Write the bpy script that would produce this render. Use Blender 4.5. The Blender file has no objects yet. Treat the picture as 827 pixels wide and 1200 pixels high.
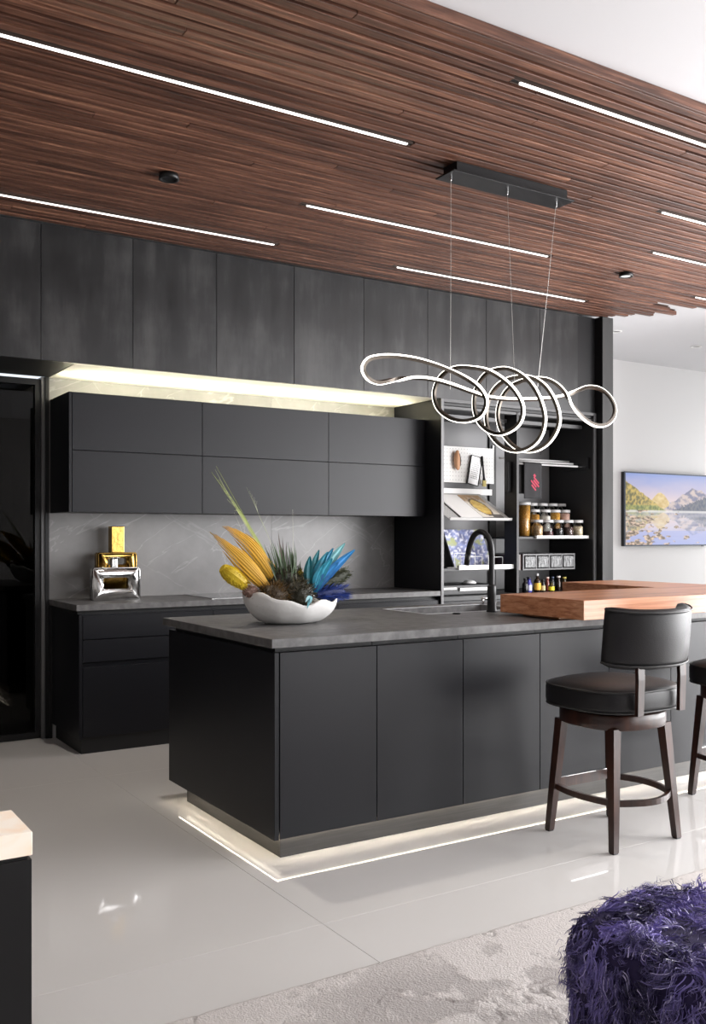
import bpy, bmesh, math, random
from mathutils import Vector, Matrix, noise

# ------------------------------------------------------------------ camera, world, daylight, exposure
scene = bpy.context.scene
COL = scene.collection
YAW = math.atan(708.7 / 1120.0)
cam_d = bpy.data.cameras.new('camera')
cam = bpy.data.objects.new('camera', cam_d)
COL.objects.link(cam)
cam.location = (0, 0, 1.35)
cam.rotation_euler = (math.pi / 2, 0, -YAW)
cam_d.sensor_fit = 'HORIZONTAL'
cam_d.sensor_width = 36.0
cam_d.lens = 1120.0 / 827.0 * 36.0
cam_d.shift_y = 27.0 / 827.0
cam_d.clip_start = 0.05
scene.camera = cam

world = bpy.data.worlds.new('world')
scene.world = world
world.use_nodes = True
world.node_tree.nodes['Background'].inputs[0].default_value = (0.85, 0.92, 1.0, 1)
world.node_tree.nodes['Background'].inputs[1].default_value = 1.0

def area_light(name, loc, rot, sx, sy, power, color):
    d = bpy.data.lights.new(name, 'AREA')
    d.shape = 'RECTANGLE'; d.size = sx; d.size_y = sy; d.energy = power; d.color = color
    o = bpy.data.objects.new(name, d); COL.objects.link(o)
    o.location = loc; o.rotation_euler = rot
    return o

# daylight entering through the big window openings in the right wall and the wall behind the camera
area_light('daylight_right', (7.48, 1.35, 1.55), (0, math.pi / 2, 0), 2.7, 5.5, 590, (1.0, 0.99, 1.0))
area_light('nook_fill', (10.68, 6.1, 1.55), (0, math.pi / 2, 0), 2.5, 1.8, 37, (1.0, 0.99, 0.98))  # added fill in the unseen nook, brightens the television wall
area_light('daylight_rear', (6.3, -3.06, 1.55), (math.pi / 2, 0, 0), 2.2, 2.7, 95, (1.0, 0.99, 1.0))

vs = scene.view_settings
vs.view_transform = 'Standard'
vs.look = 'None'
vs.exposure = 0.22
vs.gamma = 1.0
vs.use_curve_mapping = False

# ------------------------------------------------------------------ materials
def lin(r, g, b):
    f = lambda c: ((c / 255 + 0.055) / 1.055) ** 2.4 if c > 10 else c / 255 / 12.92
    return (f(r), f(g), f(b), 1)

def new_mat(name):
    m = bpy.data.materials.new(name); m.use_nodes = True
    nt = m.node_tree
    return m, nt, nt.nodes['Principled BSDF']

def N(nt, t, **kw):
    n = nt.nodes.new(t)
    for k, v in kw.items():
        if k.startswith('i_'):
            n.inputs[k[2:].replace('_', ' ')].default_value = v
        else:
            setattr(n, k, v)
    return n

def ramp(nt, stops):
    r = N(nt, 'ShaderNodeValToRGB')
    e = r.color_ramp.elements
    e[0].position, e[0].color = stops[0]
    e[1].position, e[1].color = stops[-1]
    for p, c in stops[1:-1]:
        x = e.new(p); x.color = c
    return r

def simple(name, col, rough=0.5, metal=0.0, spec=0.5, bump=0.0, bscale=60.0, var=0.0, vscale=8.0, coat=0.0, stretch=(1, 1, 1)):
    m, nt, p = new_mat(name)
    p.inputs['Roughness'].default_value = rough
    p.inputs['Metallic'].default_value = metal
    p.inputs['Specular IOR Level'].default_value = spec
    p.inputs['Coat Weight'].default_value = coat
    p.inputs['Base Color'].default_value = col
    tc = N(nt, 'ShaderNodeTexCoord')
    mp = N(nt, 'ShaderNodeMapping'); mp.inputs['Scale'].default_value = stretch
    nt.links.new(tc.outputs['Object'], mp.inputs['Vector'])
    if var > 0:
        nz = N(nt, 'ShaderNodeTexNoise'); nz.inputs['Scale'].default_value = vscale; nz.inputs['Detail'].default_value = 6
        nt.links.new(mp.outputs[0], nz.inputs['Vector'])
        lo = tuple(c * (1 - var) for c in col[:3]) + (1,); hi = tuple(min(1, c * (1 + var)) for c in col[:3]) + (1,)
        r = ramp(nt, [(0.3, lo), (0.7, hi)])
        nt.links.new(nz.outputs['Fac'], r.inputs[0]); nt.links.new(r.outputs[0], p.inputs['Base Color'])
    if bump > 0:
        nb = N(nt, 'ShaderNodeTexNoise'); nb.inputs['Scale'].default_value = bscale; nb.inputs['Detail'].default_value = 4
        nt.links.new(mp.outputs[0], nb.inputs['Vector'])
        b = N(nt, 'ShaderNodeBump'); b.inputs['Strength'].default_value = bump; b.inputs['Distance'].default_value = 0.01
        nt.links.new(nb.outputs['Fac'], b.inputs['Height']); nt.links.new(b.outputs[0], p.inputs['Normal'])
    return m

def emit(name, col, strength):
    m, nt, p = new_mat(name)
    p.inputs['Base Color'].default_value = (0.8, 0.8, 0.8, 1)
    p.inputs['Emission Color'].default_value = col
    p.inputs['Emission Strength'].default_value = strength
    return m

def wood(name, stops, rough=0.42, stretch=(1.6, 34, 34), use_random=True, bump=0.15, scale=1.6):
    m, nt, p = new_mat(name)
    tc = N(nt, 'ShaderNodeTexCoord'); oi = N(nt, 'ShaderNodeObjectInfo')
    mp = N(nt, 'ShaderNodeMapping'); mp.inputs['Scale'].default_value = stretch
    nt.links.new(tc.outputs['Object'], mp.inputs['Vector'])
    vec = mp.outputs[0]
    if use_random:
        mul = N(nt, 'ShaderNodeMath', operation='MULTIPLY'); mul.inputs[1].default_value = 57.0
        nt.links.new(oi.outputs['Random'], mul.inputs[0])
        add = N(nt, 'ShaderNodeVectorMath', operation='ADD')
        nt.links.new(mp.outputs[0], add.inputs[0]); nt.links.new(mul.outputs[0], add.inputs[1]); vec = add.outputs[0]
    nz = N(nt, 'ShaderNodeTexNoise'); nz.inputs['Scale'].default_value = scale; nz.inputs['Detail'].default_value = 8
    nz.inputs['Roughness'].default_value = 0.62; nz.inputs['Distortion'].default_value = 0.6
    nt.links.new(vec, nz.inputs['Vector'])
    fac = nz.outputs['Fac']
    if use_random:
        m1 = N(nt, 'ShaderNodeMath', operation='MULTIPLY_ADD'); m1.inputs[1].default_value = 0.16; m1.inputs[2].default_value = -0.08
        nt.links.new(oi.outputs['Random'], m1.inputs[0])
        a2 = N(nt, 'ShaderNodeMath', operation='ADD'); nt.links.new(fac, a2.inputs[0]); nt.links.new(m1.outputs[0], a2.inputs[1]); fac = a2.outputs[0]
    r = ramp(nt, stops)
    nt.links.new(fac, r.inputs[0]); nt.links.new(r.outputs[0], p.inputs['Base Color'])
    b = N(nt, 'ShaderNodeBump'); b.inputs['Strength'].default_value = bump; b.inputs['Distance'].default_value = 0.004
    nt.links.new(nz.outputs['Fac'], b.inputs['Height']); nt.links.new(b.outputs[0], p.inputs['Normal'])
    p.inputs['Roughness'].default_value = rough
    return m

M = {}
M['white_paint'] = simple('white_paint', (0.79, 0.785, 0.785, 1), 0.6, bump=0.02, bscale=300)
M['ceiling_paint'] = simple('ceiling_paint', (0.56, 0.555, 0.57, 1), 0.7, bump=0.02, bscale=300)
M['dark_wall'] = simple('taupe_wall', (0.36, 0.345, 0.33, 1), 0.6, bump=0.02, bscale=200)
M['black_cab'] = simple('black_cabinet_lacquer', (0.0085, 0.0088, 0.0115, 1), 0.38, spec=0.27, bump=0.015, bscale=500)
M['black'] = simple('black_recess', (0.006, 0.006, 0.007, 1), 0.5)
M['black_metal'] = simple('black_metal', (0.010, 0.010, 0.011, 1), 0.38, spec=0.35, bump=0.01, bscale=400)
M['edge_grey'] = simple('grey_edge_band', (0.12, 0.12, 0.124, 1), 0.4)
M['box_grey'] = simple('box_dark_grey', (0.06, 0.06, 0.062, 1), 0.4)
M['counter'] = simple('dark_stone_counter', (0.115, 0.112, 0.112, 1), 0.42, bump=0.05, bscale=180, var=0.35, vscale=22)
M['kick'] = simple('brushed_dark_plinth', (0.05, 0.048, 0.046, 1), 0.34, metal=0.2, var=0.15, vscale=5, stretch=(1, 1, 30))
M['grey_panel'] = simple('pantry_grey_panel', (0.15, 0.15, 0.154, 1), 0.4)
M['pier_grey'] = simple('grey_pier_cladding', (0.05, 0.05, 0.05, 1), 0.5, spec=0.3, var=0.25, vscale=3, stretch=(3, 3, 0.5))
M['lid'] = simple('jar_lid', (0.42, 0.42, 0.42, 1), 0.3)
M['sink_grey'] = simple('sink_grey_composite', (0.58, 0.585, 0.60, 1), 0.35, bump=0.03, bscale=200)
M['cove_board'] = simple('cove_board', (0.72, 0.70, 0.64, 1), 0.6)
M['white_metal'] = simple('white_metal', (0.8, 0.8, 0.79, 1), 0.35)
M['chrome'] = simple('chrome', (0.8, 0.8, 0.8, 1), 0.12, metal=1.0)
M['steel'] = simple('sink_steel', (0.55, 0.56, 0.58, 1), 0.28, metal=1.0, var=0.1, vscale=30)
M['silver'] = simple('silver_glaze', (0.66, 0.66, 0.65, 1), 0.16, metal=1.0, bump=0.45, bscale=11)
M['gold'] = simple('gold_glaze', (0.46, 0.29, 0.075, 1), 0.22, metal=1.0, bump=0.2, bscale=16)
M['leather'] = simple('charcoal_leather', (0.011, 0.0105, 0.0115, 1), 0.40, spec=0.28, bump=0.10, bscale=260)
M['piping'] = simple('black_piping', (0.012, 0.012, 0.012, 1), 0.45)
M['bowl'] = simple('white_plaster_bowl', (0.78, 0.77, 0.75, 1), 0.55, bump=0.15, bscale=40)
M['led_cool'] = emit('ceiling_led', (1.0, 0.95, 0.90, 1), 2.2)
M['led_warm'] = emit('plinth_led', (1.0, 0.88, 0.70, 1), 34.0)
M['led_cove'] = emit('cove_led', (1.0, 0.93, 0.66, 1), 70.0)
M['led_pend'] = emit('pendant_led', (1.0, 0.94, 0.84, 1), 3.0)
M['bronze'] = simple('pendant_bronze', (0.10, 0.085, 0.07, 1), 0.35, metal=0.8)
M['wire'] = simple('steel_wire', (0.55, 0.54, 0.52, 1), 0.3, metal=0.9)
M['slat'] = wood('walnut_slat', [(0.22, lin(38, 21, 16)), (0.42, lin(78, 49, 37)), (0.58, lin(110, 73, 57)), (0.8, lin(160, 115, 90))], 0.45)
M['bar'] = wood('walnut_bar_top', [(0.3, lin(142, 84, 52)), (0.5, lin(186, 126, 90)), (0.72, lin(212, 160, 126))], 0.28, stretch=(0.9, 8, 42), use_random=False)
M['stool_wood'] = wood('dark_stool_wood', [(0.3, lin(30, 16, 12)), (0.55, lin(52, 28, 20)), (0.8, lin(76, 42, 29))], 0.3, stretch=(14, 14, 1.5), bump=0.05)
M['lightwood'] = wood('light_wood', [(0.2, lin(190, 135, 95)), (0.6, lin(228, 178, 140))], 0.5, stretch=(10, 10, 2))

# smoked metal soffit panels: cloudy, vertically streaked, slightly different from panel to panel
def soffit_mat():
    m, nt, p = new_mat('smoked_metal_panel')
    tc = N(nt, 'ShaderNodeTexCoord'); oi = N(nt, 'ShaderNodeObjectInfo')
    mul = N(nt, 'ShaderNodeMath', operation='MULTIPLY'); mul.inputs[1].default_value = 31.0
    nt.links.new(oi.outputs['Random'], mul.inputs[0])
    mp = N(nt, 'ShaderNodeMapping'); mp.inputs['Scale'].default_value = (5.5, 5.5, 0.9)
    nt.links.new(tc.outputs['Object'], mp.inputs['Vector'])
    add = N(nt, 'ShaderNodeVectorMath', operation='ADD')
    nt.links.new(mp.outputs[0], add.inputs[0]); nt.links.new(mul.outputs[0], add.inputs[1])
    n1 = N(nt, 'ShaderNodeTexNoise'); n1.inputs['Scale'].default_value = 1.1; n1.inputs['Detail'].default_value = 9; n1.inputs['Roughness'].default_value = 0.68
    nt.links.new(add.outputs[0], n1.inputs['Vector'])
    n2 = N(nt, 'ShaderNodeTexNoise'); n2.inputs['Scale'].default_value = 2.4; n2.inputs['Detail'].default_value = 7
    nt.links.new(tc.outputs['Object'], n2.inputs['Vector'])
    mx = N(nt, 'ShaderNodeMath', operation='MULTIPLY_ADD'); mx.inputs[1].default_value = 0.6; mx.inputs[2].default_value = 0.2
    av = N(nt, 'ShaderNodeMath', operation='ADD'); nt.links.new(n1.outputs['Fac'], av.inputs[0]); nt.links.new(n2.outputs['Fac'], av.inputs[1])
    hv = N(nt, 'ShaderNodeMath', operation='MULTIPLY'); hv.inputs[1].default_value = 0.5; nt.links.new(av.outputs[0], hv.inputs[0])
    r = ramp(nt, [(0.34, (0.006, 0.006, 0.0065, 1)), (0.5, (0.016, 0.016, 0.017, 1)), (0.66, (0.052, 0.051, 0.051, 1))])
    nt.links.new(hv.outputs[0], r.inputs[0]); nt.links.new(r.outputs[0], p.inputs['Base Color'])
    rr = ramp(nt, [(0.3, (0.28, 0.28, 0.28, 1)), (0.7, (0.40, 0.40, 0.40, 1))]); nt.links.new(n1.outputs['Fac'], rr.inputs[0])
    nt.links.new(rr.outputs[0], p.inputs['Roughness'])
    p.inputs['Metallic'].default_value = 0.0
    p.inputs['Specular IOR Level'].default_value = 0.45
    return m
M['soffit'] = soffit_mat()

def marble_mat():
    m, nt, p = new_mat('grey_veined_marble')
    tc = N(nt, 'ShaderNodeTexCoord')
    n1 = N(nt, 'ShaderNodeTexNoise'); n1.inputs['Scale'].default_value = 1.8; n1.inputs['Detail'].default_value = 8; n1.inputs['Roughness'].default_value = 0.6
    nt.links.new(tc.outputs['Object'], n1.inputs['Vector'])
    base = ramp(nt, [(0.3, (0.17, 0.166, 0.164, 1)), (0.7, (0.28, 0.273, 0.27, 1))]); nt.links.new(n1.outputs['Fac'], base.inputs[0])
    fac = None
    for i, (rot, sc, dist, w, k) in enumerate([(0.62, 0.8, 5.0, 0.004, 0.26), (0.45, 1.5, 7.0, 0.003, 0.2), (-0.5, 1.0, 9.0, 0.002, 0.12)]):
        mp = N(nt, 'ShaderNodeMapping'); mp.inputs['Rotation'].default_value = (0, rot, 0); mp.inputs['Location'].default_value = (i * 1.7, 0, i * 0.9)
        nt.links.new(tc.outputs['Object'], mp.inputs['Vector'])
        wv = N(nt, 'ShaderNodeTexNoise'); wv.inputs['Scale'].default_value = 1.3; wv.inputs['Detail'].default_value = 6; wv.inputs['Distortion'].default_value = 0.5
        mp2 = N(nt, 'ShaderNodeMapping'); mp2.inputs['Scale'].default_value = (0.35 * sc, 1, 1.5 * sc)
        nt.links.new(mp.outputs[0], mp2.inputs['Vector']); nt.links.new(mp2.outputs[0], wv.inputs['Vector'])
        sb = N(nt, 'ShaderNodeMath', operation='SUBTRACT'); sb.inputs[1].default_value = 0.5; nt.links.new(wv.outputs['Fac'], sb.inputs[0])
        ab = N(nt, 'ShaderNodeMath', operation='ABSOLUTE'); nt.links.new(sb.outputs[0], ab.inputs[0])
        rv = ramp(nt, [(0.0, (k, k, k, 1)), (w, (0, 0, 0, 1))]); nt.links.new(ab.outputs[0], rv.inputs[0])
        if fac is None:
            fac = rv.outputs[0]
        else:
            mxx = N(nt, 'ShaderNodeMath', operation='MAXIMUM'); nt.links.new(fac, mxx.inputs[0]); nt.links.new(rv.outputs[0], mxx.inputs[1]); fac = mxx.outputs[0]
    mix = N(nt, 'ShaderNodeMix', data_type='RGBA')
    nt.links.new(fac, mix.inputs[0]); nt.links.new(base.outputs[0], mix.inputs[6]); mix.inputs[7].default_value = (0.62, 0.61, 0.60, 1)
    nt.links.new(mix.outputs[2], p.inputs['Base Color'])
    p.inputs['Roughness'].default_value = 0.35
    return m
M['marble'] = marble_mat()

def floor_mat():
    m, nt, p = new_mat('polished_porcelain')
    tc = N(nt, 'ShaderNodeTexCoord')
    n1 = N(nt, 'ShaderNodeTexNoise'); n1.inputs['Scale'].default_value = 0.8; n1.inputs['Detail'].default_value = 5
    nt.links.new(tc.outputs['Object'], n1.inputs['Vector'])
    r = ramp(nt, [(0.3, (0.70, 0.68, 0.655, 1)), (0.7, (0.74, 0.72, 0.695, 1))]); nt.links.new(n1.outputs['Fac'], r.inputs[0])
    nt.links.new(r.outputs[0], p.inputs['Base Color'])
    n2 = N(nt, 'ShaderNodeTexNoise'); n2.inputs['Scale'].default_value = 3.0; n2.inputs['Detail'].default_value = 2
    nt.links.new(tc.outputs['Object'], n2.inputs['Vector'])
    b = N(nt, 'ShaderNodeBump'); b.inputs['Strength'].default_value = 0.006; b.inputs['Distance'].default_value = 0.01
    nt.links.new(n2.outputs['Fac'], b.inputs['Height']); nt.links.new(b.outputs[0], p.inputs['Normal'])
    p.inputs['Roughness'].default_value = 0.045
    p.inputs['Specular IOR Level'].default_value = 0.5
    return m
M['tile'] = floor_mat()
M['grout'] = simple('grout', (0.60, 0.585, 0.565, 1), 0.8)

def glass_mat(name, tint=(1, 1, 1, 1), rough=0.02, ior=1.5):
    m = bpy.data.materials.new(name); m.use_nodes = True; nt = m.node_tree
    nt.nodes.remove(nt.nodes['Principled BSDF']); out = nt.nodes['Material Output']
    tr = N(nt, 'ShaderNodeBsdfTransparent'); tr.inputs[0].default_value = tint
    gl = N(nt, 'ShaderNodeBsdfGlossy'); gl.inputs['Roughness'].default_value = rough; gl.inputs[0].default_value = (1, 1, 1, 1)
    fr = N(nt, 'ShaderNodeFresnel'); fr.inputs[0].default_value = ior
    ms = N(nt, 'ShaderNodeMixShader')
    nt.links.new(fr.outputs[0], ms.inputs[0]); nt.links.new(tr.outputs[0], ms.inputs[1]); nt.links.new(gl.outputs[0], ms.inputs[2])
    nt.links.new(ms.outputs[0], out.inputs[0])
    return m
M['glass'] = glass_mat('clear_glass', (0.93, 0.94, 0.94, 1))
M['smoked_glass'] = glass_mat('smoked_glass', (0.06, 0.06, 0.062, 1), 0.02, 1.28)

def attr_mat(name, rough=0.6, emission=0.0, sheen=0.0):
    m, nt, p = new_mat(name)
    a = N(nt, 'ShaderNodeAttribute'); a.attribute_name = 'Col'
    nt.links.new(a.outputs['Color'], p.inputs['Base Color'])
    p.inputs['Roughness'].default_value = rough
    if emission:
        nt.links.new(a.outputs['Color'], p.inputs['Emission Color']); p.inputs['Emission Strength'].default_value = emission
        p.inputs['Base Color'].default_value = (0, 0, 0, 1)
        nt.links.remove(p.inputs['Base Color'].links[0]); p.inputs['Base Color'].default_value = (0.01, 0.01, 0.01, 1)
    return m
M['screen'] = attr_mat('screen_picture', 0.35, 0.8)
M['print'] = attr_mat('printed_paper', 0.45)
M['fur'] = attr_mat('purple_fur', 0.5)
M['rug'] = attr_mat('rug_pile', 0.95)
_nt = M['rug'].node_tree; _tc = N(_nt, 'ShaderNodeTexCoord'); _nz = N(_nt, 'ShaderNodeTexNoise'); _nz.inputs['Scale'].default_value = 140; _nz.inputs['Detail'].default_value = 5
_nt.links.new(_tc.outputs['Object'], _nz.inputs['Vector']); _b = N(_nt, 'ShaderNodeBump'); _b.inputs['Strength'].default_value = 0.45; _b.inputs['Distance'].default_value = 0.008
_nt.links.new(_nz.outputs['Fac'], _b.inputs['Height']); _nt.links.new(_b.outputs[0], _nt.nodes['Principled BSDF'].inputs['Normal'])
M['leafcol'] = attr_mat('dyed_leaf', 0.6)

def onyx_mat():
    m, nt, p = new_mat('backlit_onyx')
    tc = N(nt, 'ShaderNodeTexCoord')
    n1 = N(nt, 'ShaderNodeTexNoise'); n1.inputs['Scale'].default_value = 6.0; n1.inputs['Detail'].default_value = 5; n1.inputs['Distortion'].default_value = 1.5
    nt.links.new(tc.outputs['Object'], n1.inputs['Vector'])
    r = ramp(nt, [(0.36, (1.0, 0.72, 0.52, 1)), (0.58, (1.0, 0.86, 0.74, 1))]); nt.links.new(n1.outputs['Fac'], r.inputs[0])
    nt.links.new(r.outputs[0], p.inputs['Emission Color']); p.inputs['Emission Strength'].default_value = 0.60
    p.inputs['Base Color'].default_value = (0.42, 0.38, 0.33, 1); p.inputs['Roughness'].default_value = 0.25
    return m
M['onyx'] = onyx_mat()

# ------------------------------------------------------------------ mesh helpers
def link_mesh(name, verts, faces, mat, parent=None, smooth=False, center=True):
    """verts are world coordinates; the object's origin goes to the mesh centre (or the parent's frame is kept)"""
    root = Vector((0, 0, 0))
    if parent is not None:
        p = parent
        while p is not None:
            root += p.location; p = p.parent
    xs = [v[0] for v in verts]; ys = [v[1] for v in verts]; zs = [v[2] for v in verts]
    c = Vector(((min(xs) + max(xs)) / 2, (min(ys) + max(ys)) / 2, (min(zs) + max(zs)) / 2)) if center else root.copy()
    me = bpy.data.meshes.new(name)
    me.from_pydata([(v[0] - c.x, v[1] - c.y, v[2] - c.z) for v in verts], [], faces)
    me.materials.append(M[mat])
    if smooth:
        me.polygons.foreach_set('use_smooth', [True] * len(me.polygons))
    me.update()
    o = bpy.data.objects.new(name, me); COL.objects.link(o)
    if parent is not None:
        o.parent = parent
    o.location = c - root
    return o

def bm_to(bm):
    bm.verts.index_update()
    v = [tuple(x.co) for x in bm.verts]; f = [tuple(y.index for y in x.verts) for x in bm.faces]
    bm.free(); return v, f

def box_vf(x0, x1, y0, y1, z0, z1, bev=0.0, seg=1):
    bm = bmesh.new()
    bmesh.ops.create_cube(bm, size=1.0)
    for v in bm.verts:
        v.co = Vector(((x0 + x1) / 2 + v.co.x * (x1 - x0), (y0 + y1) / 2 + v.co.y * (y1 - y0), (z0 + z1) / 2 + v.co.z * (z1 - z0)))
    if bev > 0:
        bmesh.ops.bevel(bm, geom=list(bm.edges), offset=bev, segments=seg, affect='EDGES', profile=0.5)
    return bm_to(bm)

class Acc:
    def __init__(s): s.v = []; s.f = []
    def add(s, vf):
        n = len(s.v); s.v += list(vf[0]); s.f += [tuple(i + n for i in f) for f in vf[1]]; return s
    def box(s, *a, **k): return s.add(box_vf(*a, **k))
    def xf(s, fn): s.v = [tuple(fn(Vector(v))) for v in s.v]; return s
    def link(s, name, mat, parent=None, smooth=False, center=True): return link_mesh(name, s.v, s.f, mat, parent, smooth, center)

def box(name, x0, x1, y0, y1, z0, z1, mat, parent=None, bev=0.0, seg=1):
    v, f = box_vf(x0, x1, y0, y1, z0, z1, bev, seg)
    return link_mesh(name, v, f, mat, parent)

def tube_vf(pts, rad, n=10, closed=False, cap=True):
    """round tube along pts; rad is a number or a list"""
    pts = [Vector(p) for p in pts]; k = len(pts)
    rads = rad if isinstance(rad, (list, tuple)) else [rad] * k
    v = []; f = []; up = Vector((0, 0, 1)); prev = None
    for i in range(k):
        if closed: t = pts[(i + 1) % k] - pts[i - 1]
        else: t = pts[min(i + 1, k - 1)] - pts[max(i - 1, 0)]
        t.normalize()
        if prev is None:
            a = up.cross(t)
            if a.length < 0.05: a = Vector((1, 0, 0)).cross(t)
        else:
            a = prev - t * prev.dot(t)
        a.normalize(); prev = a; b = t.cross(a)
        for j in range(n):
            q = 2 * math.pi * j / n
            v.append(tuple(pts[i] + (a * math.cos(q) + b * math.sin(q)) * rads[i]))
    m = k if closed else k - 1
    for i in range(m):
        for j in range(n):
            i2 = (i + 1) % k
            f.append((i * n + j, i * n + (j + 1) % n, i2 * n + (j + 1) % n, i2 * n + j))
    if cap and not closed:
        f.append(tuple(reversed(range(n)))); f.append(tuple((k - 1) * n + j for j in range(n)))
    return v, f

def lathe_vf(prof, cx, cy, n=24, sx=1.0, sy=1.0, cap=True):
    v = []; f = []
    for r, z in prof:
        for j in range(n):
            q = 2 * math.pi * j / n
            v.append((cx + math.cos(q) * r * sx, cy + math.sin(q) * r * sy, z))
    k = len(prof)
    for i in range(k - 1):
        for j in range(n):
            f.append((i * n + j, i * n + (j + 1) % n, (i + 1) * n + (j + 1) % n, (i + 1) * n + j))
    if cap:
        f.append(tuple(reversed(range(n)))); f.append(tuple((k - 1) * n + j for j in range(n)))
    return v, f

def prism_vf(poly, z0, z1):
    n = len(poly)
    v = [(x, y, z0) for x, y in poly] + [(x, y, z1) for x, y in poly]
    f = [tuple(reversed(range(n))), tuple(range(n, 2 * n))] + [(i, (i + 1) % n, n + (i + 1) % n, n + i) for i in range(n)]
    return v, f

def ring_slab_vf(x0, x1, y0, y1, z0, z1, hx0, hx1, hy0, hy1):
    """slab with a rectangular hole"""
    o = [(x0, y0), (x1, y0), (x1, y1), (x0, y1)]; h = [(hx0, hy0), (hx1, hy0), (hx1, hy1), (hx0, hy1)]
    v = [(x, y, z0) for x, y in o + h] + [(x, y, z1) for x, y in o + h]; f = []
    for i in range(4):
        j = (i + 1) % 4
        f.append((8 + i, 8 + j, 12 + j, 12 + i)); f.append((j, i, 4 + i, 4 + j))
        f.append((i, j, 8 + j, 8 + i)); f.append((4 + j, 4 + i, 12 + i, 12 + j))
    return v, f

def catmull(pts, sub=8, closed=False):
    P = [Vector(p) for p in pts]; n = len(P); out = []
    rng = range(n) if closed else range(n - 1)
    for i in rng:
        if closed: a, b, c, d = P[i - 1], P[i], P[(i + 1) % n], P[(i + 2) % n]
        else: a, b, c, d = P[max(i - 1, 0)], P[i], P[i + 1], P[min(i + 2, n - 1)]
        for s in range(sub):
            t = s / sub
            out.append(0.5 * ((2 * b) + (c - a) * t + (2 * a - 5 * b + 4 * c - d) * t * t + (3 * b - a - 3 * c + d) * t ** 3))
    if not closed: out.append(P[-1])
    return out

def tag(o, label, cat, group=None):
    o['label'] = label; o['category'] = cat
    if group: o['group'] = group
    return o

def thing(name, label, cat, loc, group=None):
    o = bpy.data.objects.new(name, None); COL.objects.link(o)
    o.location = loc; o.empty_display_size = 0.1
    return tag(o, label, cat, group)

def struct(o):
    o['kind'] = 'structure'; return o

def set_col(o, cols):
    """per-vertex linear colours"""
    me = o.data
    a = me.color_attributes.new('Col', 'FLOAT_COLOR', 'POINT')
    flat = []
    for c in cols: flat += [c[0], c[1], c[2], 1.0]
    a.data.foreach_set('color', flat)

def copy_tree(o, parent=None):
    c = o.copy(); COL.objects.link(c)
    if parent is not None: c.parent = parent
    for ch in list(o.children): copy_tree(ch, c)
    return c

# ================================================================== THE SETTING
random.seed(7)
HC = 0.923                       # worktop height
X_L, X_R, Y_N, Y_F = -2.6, 10.8, -3.2, 7.26

# floor: grout bed with large polished tiles
fl = struct(box('floor', X_L, X_R, Y_N, Y_F, -0.06, -0.0025, 'grout'))
TX, TY, GAP = 2.4, 2.4, 0.0012
tile_me = None
ix = -2
while True:
    x0 = 1.686 + ix * TX
    if x0 > X_R: break
    for iy in range(-3, 3):
        y0 = 2.86 + iy * TY
        a0, a1 = max(x0, X_L) + GAP / 2, min(x0 + TX, X_R) - GAP / 2
        b0, b1 = max(y0, Y_N) + GAP / 2, min(y0 + TY, Y_F) - GAP / 2
        if a1 - a0 < 0.05 or b1 - b0 < 0.05: continue
        full = abs(a1 - a0 - TX + GAP) < 1e-4 and abs(b1 - b0 - TY + GAP) < 1e-4
        if full and tile_me is not None:
            o = bpy.data.objects.new('floor_tile', tile_me); COL.objects.link(o); o.parent = fl
            o.location = Vector(((a0 + a1) / 2, (b0 + b1) / 2, -0.005)) - fl.location
        else:
            o = box('floor_tile', a0, a1, b0, b1, -0.010, 0.0, 'tile', fl, bev=0.0006)
            if full: tile_me = o.data
    ix += 1

# ceiling: white slab, dark backing board and walnut slats
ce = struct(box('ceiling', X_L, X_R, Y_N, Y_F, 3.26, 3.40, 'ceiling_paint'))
SL0, PITCH, SW, SB, ST = 2.785, 0.0625, 0.043, 3.22, 3.252
rows = 49
LIGHTS = [  # row, x0, x1, label
    (3, 2.65, 4.56, 'linear ceiling light closest to the pink-edged border of the slatted ceiling'),
    (15, 0.74, 2.69, 'longest-looking linear ceiling light, ending beside the black pendant canopy'),
    (43, 0.98, 2.89, 'linear ceiling light close to the dark wall panels above the glass door'),
    (31, 2.63, 4.56, 'linear ceiling light passing just behind the pendant canopy wires'),
    (43, 3.78, 5.68, 'linear ceiling light close to the dark wall panels above the pantry'),
    (15, 4.43, 6.34, 'linear ceiling light in line with the canopy, towards the white room'),
    (24, 5.02, 6.93, 'linear ceiling light between the canopy line and the tilted black downlight'),
    (34, 6.25, 7.40, 'short visible linear ceiling light where the slats meet the white ceiling'),
]
END = {48: 6.24, 47: 6.26, 46: 6.35, 45: 6.36, 44: 6.52, 43: 6.46, 42: 6.66, 41: 6.50, 40: 6.22, 39: 6.20, 38: 6.60, 37: 6.72, 36: 7.0}
struct_back = Acc()
for i in range(rows):
    yc = SL0 + i * PITCH
    end = END.get(i, 7.2 + random.uniform(-0.3, 0.3))
    if i in (34,): end = 7.5
    cuts = [X_L]
    for (r, a, b, _) in LIGHTS:
        if r == i: cuts += [a, b]
    cuts.append(end)
    struct_back.box(X_L, end - 0.03, yc - PITCH / 2, yc + PITCH / 2, 3.253, 3.259)
    for k in range(0, len(cuts), 2):
        a, b = cuts[k], cuts[k + 1]
        pts = [a]
        if b - a > 4.5:
            pts.append(a + (b - a) * random.uniform(0.25, 0.75))
        pts.append(b)
        for q in range(len(pts) - 1):
            y0 = yc - SW / 2
            w = SW
            box('slat', pts[q] + (0.002 if q else 0), pts[q + 1], y0, y0 + w, SB + random.uniform(-0.0015, 0.0015), ST, 'slat', ce, bev=0.0015)
M['slat_backing'] = simple('slat_backing', (0.045, 0.026, 0.018, 1), 0.7)
struct_back.link('slat_backing', 'slat_backing', ce)
box('fascia_board', X_L, 7.3, 2.742, 2.7535, 3.216, 3.2598, 'slat', ce, bev=0.001)

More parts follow.
